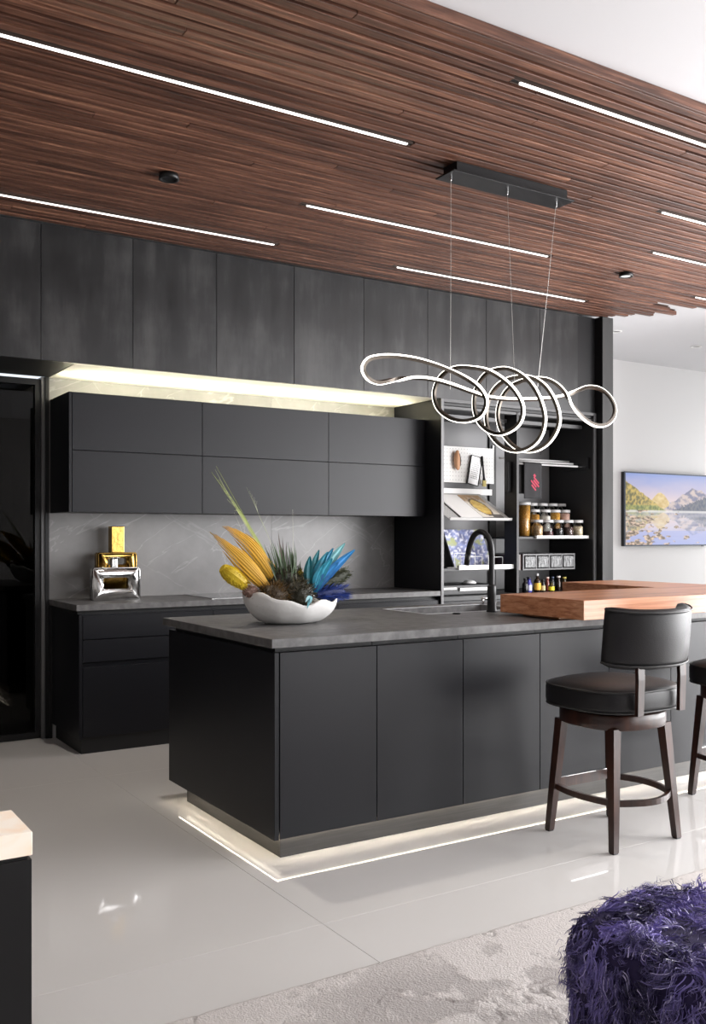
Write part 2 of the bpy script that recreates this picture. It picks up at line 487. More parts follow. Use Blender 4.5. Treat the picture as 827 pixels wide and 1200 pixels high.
# soffit clad in smoked metal panels
so = struct(box('wall_soffit', X_L, 6.155, 5.842, 6.46, 2.40, 3.215, 'black'))
JO = [-2.6, -2.0, -1.42, -0.84, -0.26, 0.32, 0.90, 1.478, 2.046, 2.617, 3.20, 3.775, 4.353, 4.93, 5.50, 5.935]
for a, b in zip(JO[:-1], JO[1:]):
    box('panel', a + 0.0015, b - 0.0015, 5.82, 5.842, 2.397, 3.214, 'soffit', so, bev=0.001)
box('cove_board', 1.69, 4.476, 5.8425, 6.449, 2.3965, 2.3998, 'cove_board', so)
box('filler_panel', 5.937, 6.153, 5.835, 5.842, 2.40, 3.214, 'black_metal', so)
pier = struct(box('wall_pier', 6.158, 6.285, 5.77, 7.26, 0, 3.215, 'white_paint'))
box('cladding', 6.158, 6.285, 5.75, 5.77, 0, 3.214, 'pier_grey', pier, bev=0.001)
box('side_cladding', 6.1555, 6.158, 5.75, 6.44, 0, 3.214, 'black_metal', pier)

# walls
wb = struct(box('wall_back', 1.665, 6.155, 6.46, 6.60, 0, 2.40, 'white_paint'))
box('marble_slab', 1.69, 3.35, 6.45, 6.46, 0.5, 2.396, 'marble', wb)
box('marble_slab', 3.352, 4.476, 6.45, 6.46, 0.5, 2.396, 'marble', wb)
struct(box('wall_far', 6.285, X_R, 7.26, 7.40, 0, 3.26, 'white_paint'))
struct(box('wall_left', X_L - 0.14, X_L, Y_N, Y_F, 0, 3.26, 'dark_wall'))
XW = 7.6                       # window wall on the right; past it the room opens into the television nook
def windowed_wall(name, win, axis, pos, th, a0, a1, o0, o1, z0, z1, npane):
    """wall slab at pos..pos+th along axis ('x' = wall plane x=pos) from a0 to a1 with an opening o0..o1 holding a framed window"""
    P = (lambda q, a, b, c, d: q.box(pos, pos + th, a, b, c, d)) if axis == 'x' else (lambda q, a, b, c, d: q.box(a, b, pos, pos + th, c, d))
    w = Acc(); P(w, a0, o0, 0, 3.26); P(w, o1, a1, 0, 3.26); P(w, o0, o1, 0, z0); P(w, o0, o1, z1, 3.26)
    struct(w.link(name, 'dark_wall' if name == 'wall_rear' else 'white_paint'))
    m0, m1 = pos + th * 0.45, pos + th * 0.75
    F = (lambda q, a, b, c, d: q.box(m0, m1, a, b, c, d)) if axis == 'x' else (lambda q, a, b, c, d: q.box(a, b, m0, m1, c, d))
    w = Acc(); F(w, o0, o1, z0, z0 + 0.06); F(w, o0, o1, z1 - 0.06, z1); st_ = (o1 - o0) / npane
    for k in range(npane + 1):
        c = o0 + k * st_; F(w, max(o0, c - 0.03), min(o1, c + 0.03), z0 + 0.06, z1 - 0.06)
    wo = struct(w.link(win, 'black_metal'))
    for k in range(npane):
        g = (o0 + k * st_ + 0.03, o0 + (k + 1) * st_ - 0.03); mm = (m0 + m1) / 2
        if axis == 'x': box('pane', mm - 0.003, mm + 0.003, g[0], g[1], z0 + 0.06, z1 - 0.06, 'glass', wo)
        else: box('pane', g[0], g[1], mm - 0.003, mm + 0.003, z0 + 0.06, z1 - 0.06, 'glass', wo)
windowed_wall('wall_right', 'window_1', 'x', XW, 0.14, Y_N, 5.0, -1.4, 4.1, 0.12, 2.95, 4)
windowed_wall('wall_rear', 'window_2', 'y', Y_N - 0.14, 0.14, X_L, XW, 5.2, 7.4, 0.12, 2.95, 2)
windowed_wall('wall_nook_end', 'added_window', 'x', X_R, 0.14, 4.86, Y_F, 5.2, 7.0, 0.3, 2.8, 2)  # unseen end window added with the fill light for the television wall
struct(box('wall_nook_side', XW + 0.14, X_R, 4.86, 5.0, 0, 3.26, 'white_paint'))

# black glass door left of the marble, with a dim pantry room behind it
wd = Acc(); wd.box(X_L, 0.50, 6.46, 6.60, 0, 2.40)
struct(wd.link('wall_door_side', 'black_metal'))
fr = Acc()
fr.box(1.605, 1.640, 6.47, 6.53, 0.004, 2.385); fr.box(0.505, 0.540, 6.47, 6.53, 0.004, 2.385)
fr.box(0.540, 1.605, 6.47, 6.53, 2.345, 2.385); fr.box(0.540, 1.605, 6.47, 6.53, 0.004, 0.044)
d1 = struct(fr.link('door_1', 'black_metal'))
box('pane', 0.540, 1.605, 6.497, 6.503, 0.044, 2.345, 'smoked_glass', d1)
struct(box('trim_1', 1.642, 1.664, 6.452, 6.60, 0.001, 2.398, 'edge_grey'))
struct(box('trim_2', 1.665, 1.689, 6.44, 6.459, 0.001, 2.398, 'black_metal'))
struct(box('trim_3', 1.6895, 1.7085, 6.43, 6.449, 0.001, 0.884, 'black_metal'))
struct(box('wall_pantry', X_L, 1.665, 7.10, 7.24, 0, 2.40, 'black_cab'))
struct(box('wall_pantry_side', 1.60, 1.664, 6.61, 7.10, 0, 2.40, 'grey_panel'))

# ================================================================== CEILING FIXTURES
for (r, a, b, lab) in LIGHTS:
    yc = SL0 + r * PITCH
    t = thing('linear_ceiling_light', lab, 'ceiling light', ((a + b) / 2, yc, 3.251), 'linear lights in the slatted ceiling')
    h = Acc()
    h.box(a + 0.004, b - 0.004, yc - 0.016, yc - 0.0115, 3.219, 3.251); h.box(a + 0.004, b - 0.004, yc + 0.0115, yc + 0.016, 3.219, 3.251)
    h.box(a + 0.004, b - 0.004, yc - 0.0115, yc + 0.0115, 3.240, 3.251)
    h.link('housing', 'slat_backing', t)
    box('diffuser', a + 0.05, b - 0.03, yc - 0.0078, yc + 0.0078, 3.216, 3.239, 'led_cool', t)
    for e0, e1 in ((a + 0.004, a + 0.049), (b - 0.029, b - 0.004)):
        box('end_cap', e0, e1, yc - 0.011, yc + 0.011, 3.224, 3.239, 'black_metal', t)

t = thing('downlight', 'small round black downlight above the glass door side of the kitchen', 'downlight', (1.84, 4.69, 3.219))
v, f = lathe_vf([(0.048, 3.219), (0.052, 3.205), (0.052, 3.188), (0.040, 3.188), (0.036, 3.200)], 1.84, 4.69, 28); link_mesh('ring', v, f, 'black_metal', t, True)
v, f = lathe_vf([(0.034, 3.2005), (0.034, 3.196)], 1.84, 4.69, 24); link_mesh('lens', v, f, 'black', t)
def spot(parent, x, y, z, power):
    d = bpy.data.lights.new('downlight_beam', 'SPOT'); d.energy = power; d.spot_size = math.radians(112); d.spot_blend = 0.7; d.shadow_soft_size = 0.05; d.color = (1.0, 0.93, 0.85)
    o = bpy.data.objects.new('downlight_beam', d); COL.objects.link(o); o.parent = parent; o.location = Vector((x, y, z)) - parent.location
spot(t, 1.84, 4.69, 3.185, 100)
t = thing('downlight', 'small black downlight with a pale lens near the staggered slat ends', 'downlight', (5.29, 4.72, 3.219))
v, f = lathe_vf([(0.045, 3.219), (0.050, 3.208), (0.050, 3.192), (0.040, 3.192), (0.037, 3.2)], 5.29, 4.72, 28); link_mesh('ring', v, f, 'black_metal', t, True)
v, f = lathe_vf([(0.036, 3.2005), (0.034, 3.196)], 5.29, 4.72, 24); link_mesh('lens', v, f, 'white_metal', t)
spot(t, 5.29, 4.72, 3.185, 45)
for (x, y, lab) in ((6.87, 6.25, 'flush white downlight ring in the white ceiling beside the pier'), (8.11, 6.32, 'flush white downlight ring in the white ceiling above the television')):
    t = thing('recessed_downlight', lab, 'downlight', (x, y, 3.26), 'white recessed downlights')
    v, f = lathe_vf([(0.055, 3.2598), (0.055, 3.254), (0.042, 3.252), (0.040, 3.2595)], x, y, 28); link_mesh('ring', v, f, 'white_metal', t, True)
    v, f = lathe_vf([(0.040, 3.2597), (0.038, 3.2575)], x, y, 24); link_mesh('lens', v, f, 'grey_panel', t)

# ------------------------------------------------------------------ pendant: one closed looping ribbon of light
PEND = [(2.472,3.82,2.142,-1.0,0.0,-0.06),(2.495,3.81,2.188,-0.99,-0.05,0.16),(2.562,3.8,2.209,-0.92,-0.14,0.37),(2.65,3.79,2.216,-0.56,-0.37,0.74),
        (2.762,3.77,2.208,0.67,-0.51,0.54),(2.883,3.75,2.183,0.93,-0.35,0.14),(3.004,3.72,2.139,0.0,-0.51,0.86),(3.077,3.69,2.09,0.03,-0.98,0.17),
        (3.11,3.67,2.026,0.09,-0.96,-0.26),(3.11,3.69,1.965,0.09,-0.78,-0.61),(3.105,3.75,1.936,0.09,-0.47,-0.88),(3.079,3.82,1.929,0.04,0.0,-1.0),
        (3.054,3.9,1.953,-0.02,0.57,-0.82),(3.02,3.95,2.004,-0.09,0.9,-0.43),(3.008,3.97,2.072,-0.11,0.99,0.03),(3.009,3.95,2.136,-0.11,0.88,0.47),
        (3.02,3.9,2.183,-0.09,0.57,0.82),(3.051,3.84,2.206,-0.02,0.14,0.99),(3.099,3.79,2.205,0.08,-0.21,0.97),(3.181,3.74,2.188,-0.25,-0.49,0.84),
        (3.26,3.7,2.137,-0.12,-0.81,0.58),(3.313,3.67,2.072,-0.01,-0.99,0.14),(3.345,3.66,1.999,0.05,-0.95,-0.31),(3.355,3.69,1.933,0.06,-0.74,-0.67),
        (3.341,3.74,1.893,0.04,-0.45,-0.89),(3.324,3.82,1.877,0.01,0.0,-1.0),(3.311,3.9,1.902,-0.01,0.47,-0.88),(3.288,3.95,1.955,-0.06,0.8,-0.59),
        (3.276,3.97,2.029,-0.08,0.99,-0.14),(3.281,3.97,2.107,-0.07,0.93,0.35),(3.286,3.94,2.167,-0.06,0.72,0.69),(3.296,3.89,2.207,-0.04,0.41,0.91),
        (3.321,3.83,2.223,0.01,0.06,1.0),(3.359,3.78,2.219,0.07,-0.23,0.97),(3.409,3.73,2.181,-0.04,-0.43,0.9),(3.449,3.69,2.117,0.02,-0.72,0.69),
        (3.475,3.66,2.031,0.07,-0.97,0.24),(3.496,3.66,1.948,0.11,-0.96,-0.26),(3.497,3.69,1.867,0.1,-0.72,-0.69),(3.487,3.75,1.817,0.08,-0.37,-0.93),
        (3.455,3.82,1.794,0.03,0.0,-1.0),(3.418,3.88,1.81,-0.03,0.31,-0.95),(3.393,3.94,1.86,-0.07,0.67,-0.74),(3.37,3.97,1.926,-0.12,0.91,-0.4),
        (3.367,3.98,2.005,-0.13,0.99,0.08),(3.368,3.96,2.081,-0.12,0.84,0.53),(3.381,3.92,2.141,-0.09,0.55,0.83),(3.409,3.87,2.178,-0.04,0.26,0.96),
        (3.455,3.82,2.193,0.03,0.0,1.0),(3.506,3.77,2.186,0.1,-0.25,0.96),(3.544,3.72,2.146,0.03,-0.54,0.84),(3.566,3.68,2.085,0.07,-0.82,0.56),
        (3.59,3.66,2.008,0.11,-0.99,0.12),(3.606,3.67,1.938,0.15,-0.94,-0.32),(3.598,3.7,1.873,0.12,-0.71,-0.69),(3.578,3.75,1.822,0.08,-0.39,-0.92),
        (3.552,3.82,1.799,0.04,0.0,-1.0),(3.515,3.88,1.811,-0.02,0.32,-0.95),(3.489,3.94,1.86,-0.07,0.68,-0.73),(3.461,3.97,1.926,-0.12,0.92,-0.38),
        (3.448,3.98,2.006,-0.15,0.98,0.1),(3.452,3.96,2.082,-0.13,0.83,0.55),(3.472,3.92,2.144,-0.09,0.54,0.84),(3.515,3.88,2.179,-0.02,0.3,0.95),
        (3.577,3.84,2.195,0.07,0.1,0.99),(3.639,3.8,2.193,0.16,-0.1,0.98),(3.691,3.77,2.165,0.0,-0.51,0.86),(3.745,3.76,2.118,0.0,-0.51,0.86),
        (3.796,3.76,2.052,-0.97,-0.24,-0.08),(3.884,3.77,1.994,-0.86,-0.28,-0.43),(3.987,3.78,1.961,-0.39,-0.32,-0.87),(4.097,3.8,1.972,0.52,-0.17,-0.84),
        (4.181,3.82,2.023,0.95,0.0,-0.31),(4.21,3.84,2.091,0.99,0.11,0.11),(4.172,3.85,2.153,0.84,0.19,0.51),(4.106,3.86,2.188,0.49,0.28,0.82),
        (4.021,3.87,2.19,-0.12,0.38,0.92),(3.934,3.87,2.161,-0.7,0.34,0.62),(3.848,3.87,2.13,0.0,-0.91,0.41),(3.738,3.87,2.107,0.0,-0.91,0.41),
        (3.58,3.87,2.088,0.0,-0.91,0.41),(3.427,3.87,2.077,0.0,-0.91,0.41),(3.291,3.87,2.078,0.0,-0.91,0.41),(3.165,3.87,2.099,0.0,-0.91,0.41),
        (3.033,3.86,2.122,0.0,-0.91,0.41),(2.906,3.85,2.135,0.0,-0.91,0.41),(2.79,3.85,2.132,0.0,-0.91,0.41),(2.659,3.84,2.104,-0.56,0.3,-0.77),
        (2.567,3.83,2.083,-0.87,0.07,-0.49),(2.502,3.82,2.096,-0.96,0.0,-0.29),]

def sweep(pos, nor, o0, o1, half):
    k = len(pos); v = []; f = []
    for i in range(k):
        t = (pos[(i + 1) % k] - pos[i - 1]).normalized()
        n = nor[i] - t * nor[i].dot(t); n.normalize(); b = t.cross(n)
        for (u, w) in ((o0, -half), (o0, half), (o1, half * 0.9), (o1, -half * 0.9)):
            v.append(tuple(pos[i] + n * u + b * w))
    for i in range(k):
        j = (i + 1) % k
        for q in range(4):
            f.append((i * 4 + q, i * 4 + (q + 1) % 4, j * 4 + (q + 1) % 4, j * 4 + q))
    return v, f
pp = catmull([p[:3] for p in PEND], 7, True)
nn0 = [Vector(p[3:]) for p in PEND]
nn = []
for i in range(len(nn0)):
    for s in range(7): nn.append(nn0[i].lerp(nn0[(i + 1) % len(nn0)], s / 7))
for _ in range(10):
    m = []
    for i in range(len(nn)):
        t = (pp[(i + 1) % len(pp)] - pp[i - 1]).normalized()
        q = nn[i - 1] + nn[i] + nn[(i + 1) % len(nn)]; q = q - t * q.dot(t); m.append(q.normalized())
    nn = m
pt = thing('pendant_light', 'looping ribbon pendant light with coiled glowing rings hanging over the island', 'pendant light', (3.37, 3.82, 3.219))
v, f = sweep(pp, nn, -0.0125, 0.004, 0.0075); link_mesh('ribbon_body', v, f, 'bronze', pt, False)
v, f = sweep(pp, nn, 0.0041, 0.0085, 0.0068); link_mesh('light_strip', v, f, 'led_pend', pt, True)
ca = Acc(); ca.box(2.955, 3.785, 3.735, 3.885, 3.158, 3.166, bev=0.001); ca.box(2.99, 3.75, 3.755, 3.865, 3.166, 3.219, bev=0.001)
can = ca.link('canopy', 'black_metal', pt)
for (x0, x1, z1, y1) in ((2.995, 3.03, 2.095, 3.86), (3.37, 3.43, 2.16, 3.82), (3.72, 3.63, 2.085, 3.87)):
    mid = ((x0 * 0.55 + x1 * 0.45), 3.815 + (y1 - 3.82) * 0.4, 3.158 * 0.55 + z1 * 0.45)
    v, f = tube_vf([(x0, 3.81, 3.159), mid, (x1, y1, z1)], 0.0014, 6); link_mesh('wire', v, f, 'wire', pt)
    v, f = lathe_vf([(0.006, 3.1575), (0.005, 3.140), (0.002, 3.136)], x0, 3.81, 10); link_mesh('wire_grip', v, f, 'chrome', can)

# ================================================================== BACK RUN
G = 0.0015
# base cabinets
def base_unit(x0, x1, kind, lab):
    t = thing('base_cabinet', lab, 'cabinet', ((x0 + x1) / 2, 6.15, 0.0), 'base cabinets along the marble wall')
    box('carcass', x0 + 0.001, x1 - 0.001, 5.857, 6.448, 0.10, 0.860, 'black_cab', t)
    box('grip_channel', x0 + 0.001, x1 - 0.001, 5.875, 6.448, 0.860, 0.884, 'black', t)
    box('plinth', x0 + 0.022, x1 - 0.001, 5.865, 6.44, 0.0, 0.0995, 'black', t)
    hs = [(0.708, 0.852), (0.566, 0.702), (0.104, 0.534)] if kind == 3 else [(0.536, 0.852), (0.104, 0.530)]
    for z0, z1 in hs:
        box('drawer_front', x0 + G + (0.022 if kind == 3 else 0), x1 - G, 5.835, 5.8565, z0, z1, 'black_cab', t, bev=0.0012)
    if kind == 3:
        box('side_panel', x0 - 0.001, x0 + 0.020, 5.835, 6.448, 0.095, 0.862, 'black_cab', t, bev=0.001)
base_unit(1.711, 2.600, 3, 'black base cabinet with three drawers below the gold and silver vases')
base_unit(2.600, 3.565, 2, 'black base cabinet below the cooktop and behind the flower bowl')
base_unit(3.565, 4.474, 2, 'black base cabinet between the cooktop cabinet and the open pantry')
tag(box('back_worktop', 1.690, 4.475, 5.820, 6.449, 0.885, HC, 'counter', None, bev=0.0015), 'dark stone worktop along the marble splashback', 'worktop')
t = thing('induction_cooktop', 'flat black glass cooktop set on the worktop behind the flower bowl', 'cooktop', (3.06, 6.13, HC))
M['cook_glass'] = simple('cooktop_glass', (0.015, 0.015, 0.017, 1), 0.05)
box('glass_top', 2.62, 3.50, 5.90, 6.40, HC + 0.0002, HC + 0.006, 'cook_glass', t, bev=0.001)
ck = Acc(); ck.v, ck.f = ring_slab_vf(2.615, 3.505, 5.895, 6.405, HC + 0.0002, HC + 0.005, 2.6199, 3.5001, 5.8999, 6.4001)
ck.link('steel_trim', 'chrome', t)

# wall cabinets, each with two lift-up fronts
for (x0, x1, lab) in ((1.700, 2.597, 'black wall cabinet above the gold and silver vases'), (2.597, 3.592, 'black wall cabinet directly above the cooktop and yellow leaves'), (3.592, 4.474, 'black wall cabinet beside the open pantry')):
    t = thing('wall_cabinet', lab, 'cabinet', ((x0 + x1) / 2, 6.23, 1.495), 'wall cabinets on the marble')
    box('carcass', x0 + 0.001, x1 - 0.001, 6.032, 6.449, 1.497, 2.247, 'black_cab', t)
    dx = 0.018 if x0 < 1.8 else 0
    if dx: box('end_panel', x0 - 0.002, x0 + 0.017, 6.010, 6.449, 1.495, 2.250, 'black_cab', t, bev=0.001)
    box('flap_front', x0 + G + dx, x1 - G, 6.010, 6.0318, 1.495, 1.882, 'black_cab', t, bev=0.0012)
    box('flap_front', x0 + G + dx, x1 - G, 6.010, 6.0318, 1.887, 2.250, 'black_cab', t, bev=0.0012)
t = thing('cove_light_strip', 'thin light strip lying on top of the wall cabinets', 'light strip', (3.08, 6.20, 2.2505))
box('channel', 1.75, 4.42, 6.20, 6.232, 2.2505, 2.257, 'white_metal', t); box('led', 1.75, 4.42, 6.205, 6.227, 2.2572, 2.261, 'led_cove', t)

# ================================================================== ISLAND
IX0, IY0, IW = 1.849, 3.505, 0.4855
names = ['first from the end panel', 'second from the end panel', 'third from the end panel, below the sink', 'fourth from the end panel, beside the stool', 'fifth from end panel, behind the stool', 'sixth from end panel, between the stools', 'last one, farthest from the flower bowl']
for k in range(7):
    a, b = IX0 + 0.008 + k * IW, IX0 + 0.008 + (k + 1) * IW
    if k == 0: a = IX0 + 0.008
    t = thing('island_cabinet', 'black island cabinet with plain tall door, ' + names[k], 'cabinet', ((a + b) / 2, 4.0, 0.098), 'cabinets forming the island')
    c = Acc(); sink = (2.82 < b and a < 3.97)
    if k in (2, 3, 4):   # hollow around the sink bowl
        c.box(a + G, b - G, 3.527, 4.06, 0.10, 0.860); c.box(a + G, b - G, 4.06, 4.66, 0.10, 0.60)
    else:
        c.box(a + G, b - G, 3.527, 4.66, 0.10, 0.860)
    c.link('carcass', 'black_cab', t)
    if k not in (2, 3, 4): box('grip_channel', a + G, b - G, 3.545, 4.64, 0.8602, 0.8845, 'black', t)
    else: box('grip_channel', a + G, b - G, 3.545, 4.05, 0.8602, 0.8845, 'black', t)
    box('door', a + (0.0035 if k == 0 else G), b - G, IY0, 3.5265, 0.088, 0.862, 'black_cab', t, bev=0.0012)
box_end = tag(box('island_end_panel', 1.835, 1.8555, IY0, 4.675, 0.086, 0.863, 'black_cab', None, bev=0.001), 'wide black panel closing the short end of the island', 'panel')
t = thing('island_plinth', 'recessed dark metal plinth under the island with a light strip', 'plinth', (3.5, 4.0, 0.0))
box('plinth_body', 1.880, 5.22, 3.540, 4.545, 0.0, 0.0985, 'kick', t, bev=0.001)
ls = Acc(); ls.box(1.861, 5.20, 3.5285, 3.5313, 0.0886, 0.0993); ls.box(1.858, 1.861, 3.5285, 4.60, 0.0886, 0.0993)
ls.link('light_strip', 'led_warm', t)
# worktop with a cut-out for the sink
SX0, SX1, SY0, SY1 = 3.09, 3.80, 4.14, 4.54
wt = Acc(); wt.v, wt.f = ring_slab_vf(1.810, 5.29, 3.480, 4.700, 0.885, HC, SX0, SX1, SY0, SY1)
bm = bmesh.new(); vs_ = [bm.verts.new(p) for p in wt.v]
for q in wt.f: bm.faces.new([vs_[i] for i in q])
bmesh.ops.bevel(bm, geom=list(bm.edges), offset=0.0015, segments=1, affect='EDGES')
wt.v, wt.f = bm_to(bm)
tag(wt.link('island_worktop', 'counter'), 'thick dark grey stone worktop of the island, holding the flower bowl', 'worktop')
sk = thing('sink', 'rectangular steel sink sunk into the island worktop behind the black tap', 'sink', (3.44, 4.34, 0.66))
s = Acc(); s.v, s.f = ring_slab_vf(SX0 - 0.012, SX1 + 0.012, SY0 - 0.012, SY1 + 0.012, 0.70, 0.8845, SX0 - 0.002, SX1 + 0.002, SY0 - 0.002, SY1 + 0.002)
s.box(SX0 - 0.012, SX1 + 0.012, SY0 - 0.012, SY1 + 0.012, 0.69, 0.70)
s.link('basin', 'sink_grey', sk)
v, f = lathe_vf([(0.045, 0.7003), (0.045, 0.704), (0.03, 0.703)], 3.44, 4.42, 20); link_mesh('drain', v, f, 'chrome', sk, True)
rim = Acc(); rim.v, rim.f = ring_slab_vf(SX0 - 0.010, SX1 + 0.010, SY0 - 0.010, SY1 + 0.010, HC + 0.0002, HC + 0.003, SX0 + 0.001, SX1 - 0.001, SY0 + 0.001, SY1 - 0.001)
rim.link('rim', 'sink_grey', sk)

# tap
tp = thing('kitchen_tap', 'tall black gooseneck tap standing at the sink', 'tap', (3.49, 4.075, HC))
v, f = lathe_vf([(0.030, HC + 0.0003), (0.030, HC + 0.006), (0.026, HC + 0.012), (0.025, HC + 0.10), (0.024, HC + 0.14), (0.020, HC + 0.15)], 3.49, 4.075, 24)
link_mesh('base', v, f, 'black_metal', tp, True)
arc = [(3.49, 4.075, HC + 0.14), (3.49, 4.075, HC + 0.24), (3.49, 4.075, HC + 0.33), (3.488, 4.085, HC + 0.385), (3.484, 4.115, HC + 0.430), (3.478, 4.160, HC + 0.445), (3.472, 4.205, HC + 0.425), (3.468, 4.235, HC + 0.375), (3.465, 4.250, HC + 0.320)]
cp = catmull(arc, 5); v, f = tube_vf(cp, 0.0160, 14); link_mesh('spout', v, f, 'black_metal', tp, True)
v, f = tube_vf([(3.465, 4.250, HC + 0.320), (3.463, 4.262, HC + 0.255)], [0.0165, 0.0150], 14); link_mesh('spray_head', v, f, 'black_metal', tp, True)
hd = Acc(); hd.add(tube_vf([(3.467, 4.072, HC + 0.075), (3.415, 4.066, HC + 0.078)], 0.009, 10)); hd.add(tube_vf([(3.418, 4.066, HC + 0.080), (3.418, 4.066, HC + 0.045)], 0.0075, 10))
hd.link('lever', 'chrome', tp, True)
v, f = lathe_vf([(0.022, HC + 0.0002), (0.022, HC + 0.006), (0.016, HC + 0.008)], 3.23, 4.06, 20)
tag(link_mesh('air_switch_button', v, f, 'black_metal', None, True), 'tiny black round push button on the worktop edge of the sink', 'button')

# wooden raised bar, L-shaped, and its riser
bp_ = [(3.404, 3.300), (5.185, 3.300), (5.185, 4.690), (4.635, 4.690), (4.635, 3.905), (3.404, 3.905)]
bt = thing('breakfast_bar', 'thick L-shaped walnut bar top raised above the dark island worktop', 'bar top', (4.3, 3.6, HC))
v, f = prism_vf(bp_, 0.938, 1.034)
bm = bmesh.new(); vv = [bm.verts.new(p) for p in v]
for q in f: bm.faces.new([vv[i] for i in q])
bmesh.ops.bevel(bm, geom=list(bm.edges), offset=0.002, segments=1, affect='EDGES')
v, f = bm_to(bm); link_mesh('slab', v, f, 'bar', bt)
box('riser', 3.470, 5.10, 3.53, 3.80, HC + 0.0003, 0.9378, 'bar', bt)

# ================================================================== PANTRY CABINET (open, tall)
pc = thing('pantry_cabinet', 'tall open black pantry cabinet with grey back panels and shelves', 'cabinet', (5.3, 6.1, 0.0))
box('side_panel', 4.479, 4.500, 5.822, 6.448, 0.0, 2.396, 'black_cab', pc)
box('front_edge', 4.4785, 4.503, 5.815, 5.8218, 0.0, 2.396, 'edge_grey', pc)
box('side_panel', 6.125, 6.148, 5.83, 6.448, 0.0, 2.396, 'black', pc)
box('front_edge', 6.120, 6.150, 5.815, 5.8298, 0.0, 2.396, 'box_grey', pc)
box('top_rail', 4.503, 6.120, 5.815, 5.830, 2.372, 2.396, 'box_grey', pc)
box('sliding_track', 4.503, 6.120, 5.84, 5.90, 2.325, 2.345, 'box_grey', pc)
box('sliding_track', 4.503, 6.120, 5.95, 6.01, 2.27, 2.30, 'box_grey', pc)
box('top_panel', 4.500, 6.125, 5.84, 6.44, 2.35, 2.371, 'black', pc)
box('back_board', 4.500, 6.125, 6.39, 6.447, 0.0, 2.35, 'black', pc)
box('back_panel', 4.51, 5.40, 6.355, 6.389, 0.88, 2.30, 'grey_panel', pc)
box('back_panel', 5.478, 6.12, 6.355, 6.389, 0.88, 2.30, 'grey_panel', pc)
box('hanging_rail', 5.402, 5.476, 6.335, 6.389, 0.88, 2.34, 'black', pc)
box('divider', 5.262, 5.284, 5.835, 5.985, 0.88, 2.345, 'black', pc)
box('door_bumper', 5.225, 5.2615, 5.90, 5.94, 1.70, 1.95, 'black', pc, bev=0.004)
box('lower_front', 4.503, 6.120, 5.822, 5.842, 0.10, 0.835, 'black_cab', pc)
box('pantry_worktop', 4.501, 6.124, 5.822, 6.354, 0.84, 0.872, 'black_metal', pc)
box('shelf', 4.503, 5.262, 5.895, 6.34, 1.068, 1.088, 'black_metal', pc)
box('shelf_lip', 4.697, 5.290, 5.870, 5.8948, 1.077, 1.112, 'white_metal', pc)
box('shelf', 5.286, 6.118, 5.895, 6.34, 1.318, 1.336, 'black_metal', pc)
box('shelf_lip', 5.515, 6.118, 5.870, 5.8948, 1.322, 1.345, 'white_metal', pc)
box('hook', 5.425, 5.437, 6.32, 6.3348, 2.08, 2.12, 'chrome', pc, bev=0.002)
box('hook', 5.99, 6.002, 6.34, 6.3545, 2.07, 2.12, 'chrome', pc, bev=0.002)
# towel rods on the right
tr = thing('towel_rail', 'three polished horizontal rods on black brackets in the pantry', 'towel rail', (5.7, 6.0, 1.95))
for y, z, x0, x1 in ((5.89, 1.936, 5.30, 6.0), (5.99, 1.966, 5.30, 6.05), (6.09, 1.994, 5.30, 6.10)):
    v, f = tube_vf([(x0, y, z), (x1, y, z)], 0.008, 10); link_mesh('rod', v, f, 'lid', tr, True)
box('bracket', 6.101, 6.124, 5.875, 6.20, 1.92, 2.02, 'black_metal', tr)
for y_, z_, x_ in ((5.89, 1.936, 6.0), (5.99, 1.966, 6.05)):
    v, f = tube_vf([(x_ - 0.001, y_, z_), (6.1008, y_, z_)], 0.0045, 8); link_mesh('rod_end', v, f, 'black_metal', tr, True)
# towel: folded cloth over the front rod
def towel():
    t = thing('kitchen_towel', 'black kitchen towel with a red print hanging on the front rod', 'towel', (5.47, 5.89, 1.65))
    v = []; f = []; nx, nz = 10, 26
    prof = []
    for k in range(nz + 1):
        s = k / nz
        if s < 0.46: prof.append((5.876, 1.650 + (1.938 - 1.650) * s / 0.46))
        elif s < 0.54: q = (s - 0.46) / 0.08 * math.pi; prof.append((5.890 - 0.014 * math.cos(q), 1.938 + 0.013 * math.sin(q)))
        else: prof.append((5.904, 1.938 - (1.938 - 1.69) * (s - 0.54) / 0.46))
    for k, (y, z) in enumerate(prof):
        for i in range(nx + 1):
            u = i / nx
            wv = 0.004 * math.sin(u * 9) * min(1, abs(z - 1.94) / 0.1)
            sh = -0.035 if k > 14 else 0
            v.append((5.375 + 0.195 * u + sh, y + (wv - 0.004 if k < 13 else -wv + 0.004), z))
    for k in range(nz):
        for i in range(nx):
            a = k * (nx + 1) + i; f.append((a, a + 1, a + nx + 2, a + nx + 1))
    M['towel'] = simple('black_towel', (0.02, 0.02, 0.022, 1), 0.9, bump=0.3, bscale=300)
    o = link_mesh('cloth', v, f, 'towel', t, True)
    md = o.modifiers.new('thick', 'SOLIDIFY'); md.thickness = 0.003; md.offset = 0
    M['towel_print'] = simple('towel_red_print', lin(165, 60, 80), 0.9)
    pr = Acc()
    R = Matrix.Rotation(0.75, 3, 'Y'); c = Vector((5.49, 5.8655, 1.775))
    for (a, b, zz, h) in ((-0.045, 0.03, 0.030, 0.012), (-0.03, 0.05, 0.010, 0.014), (-0.05, 0.03, -0.012, 0.013), (-0.02, 0.045, -0.034, 0.012), (-0.06, -0.035, 0.045, 0.02)):
        q = Acc(); q.box(a, b, 0, 0.001, zz - h / 2, zz + h / 2); q.xf(lambda p: R @ p + c); pr.add((q.v, q.f))
    pr.link('print', 'towel_print', t)
towel()
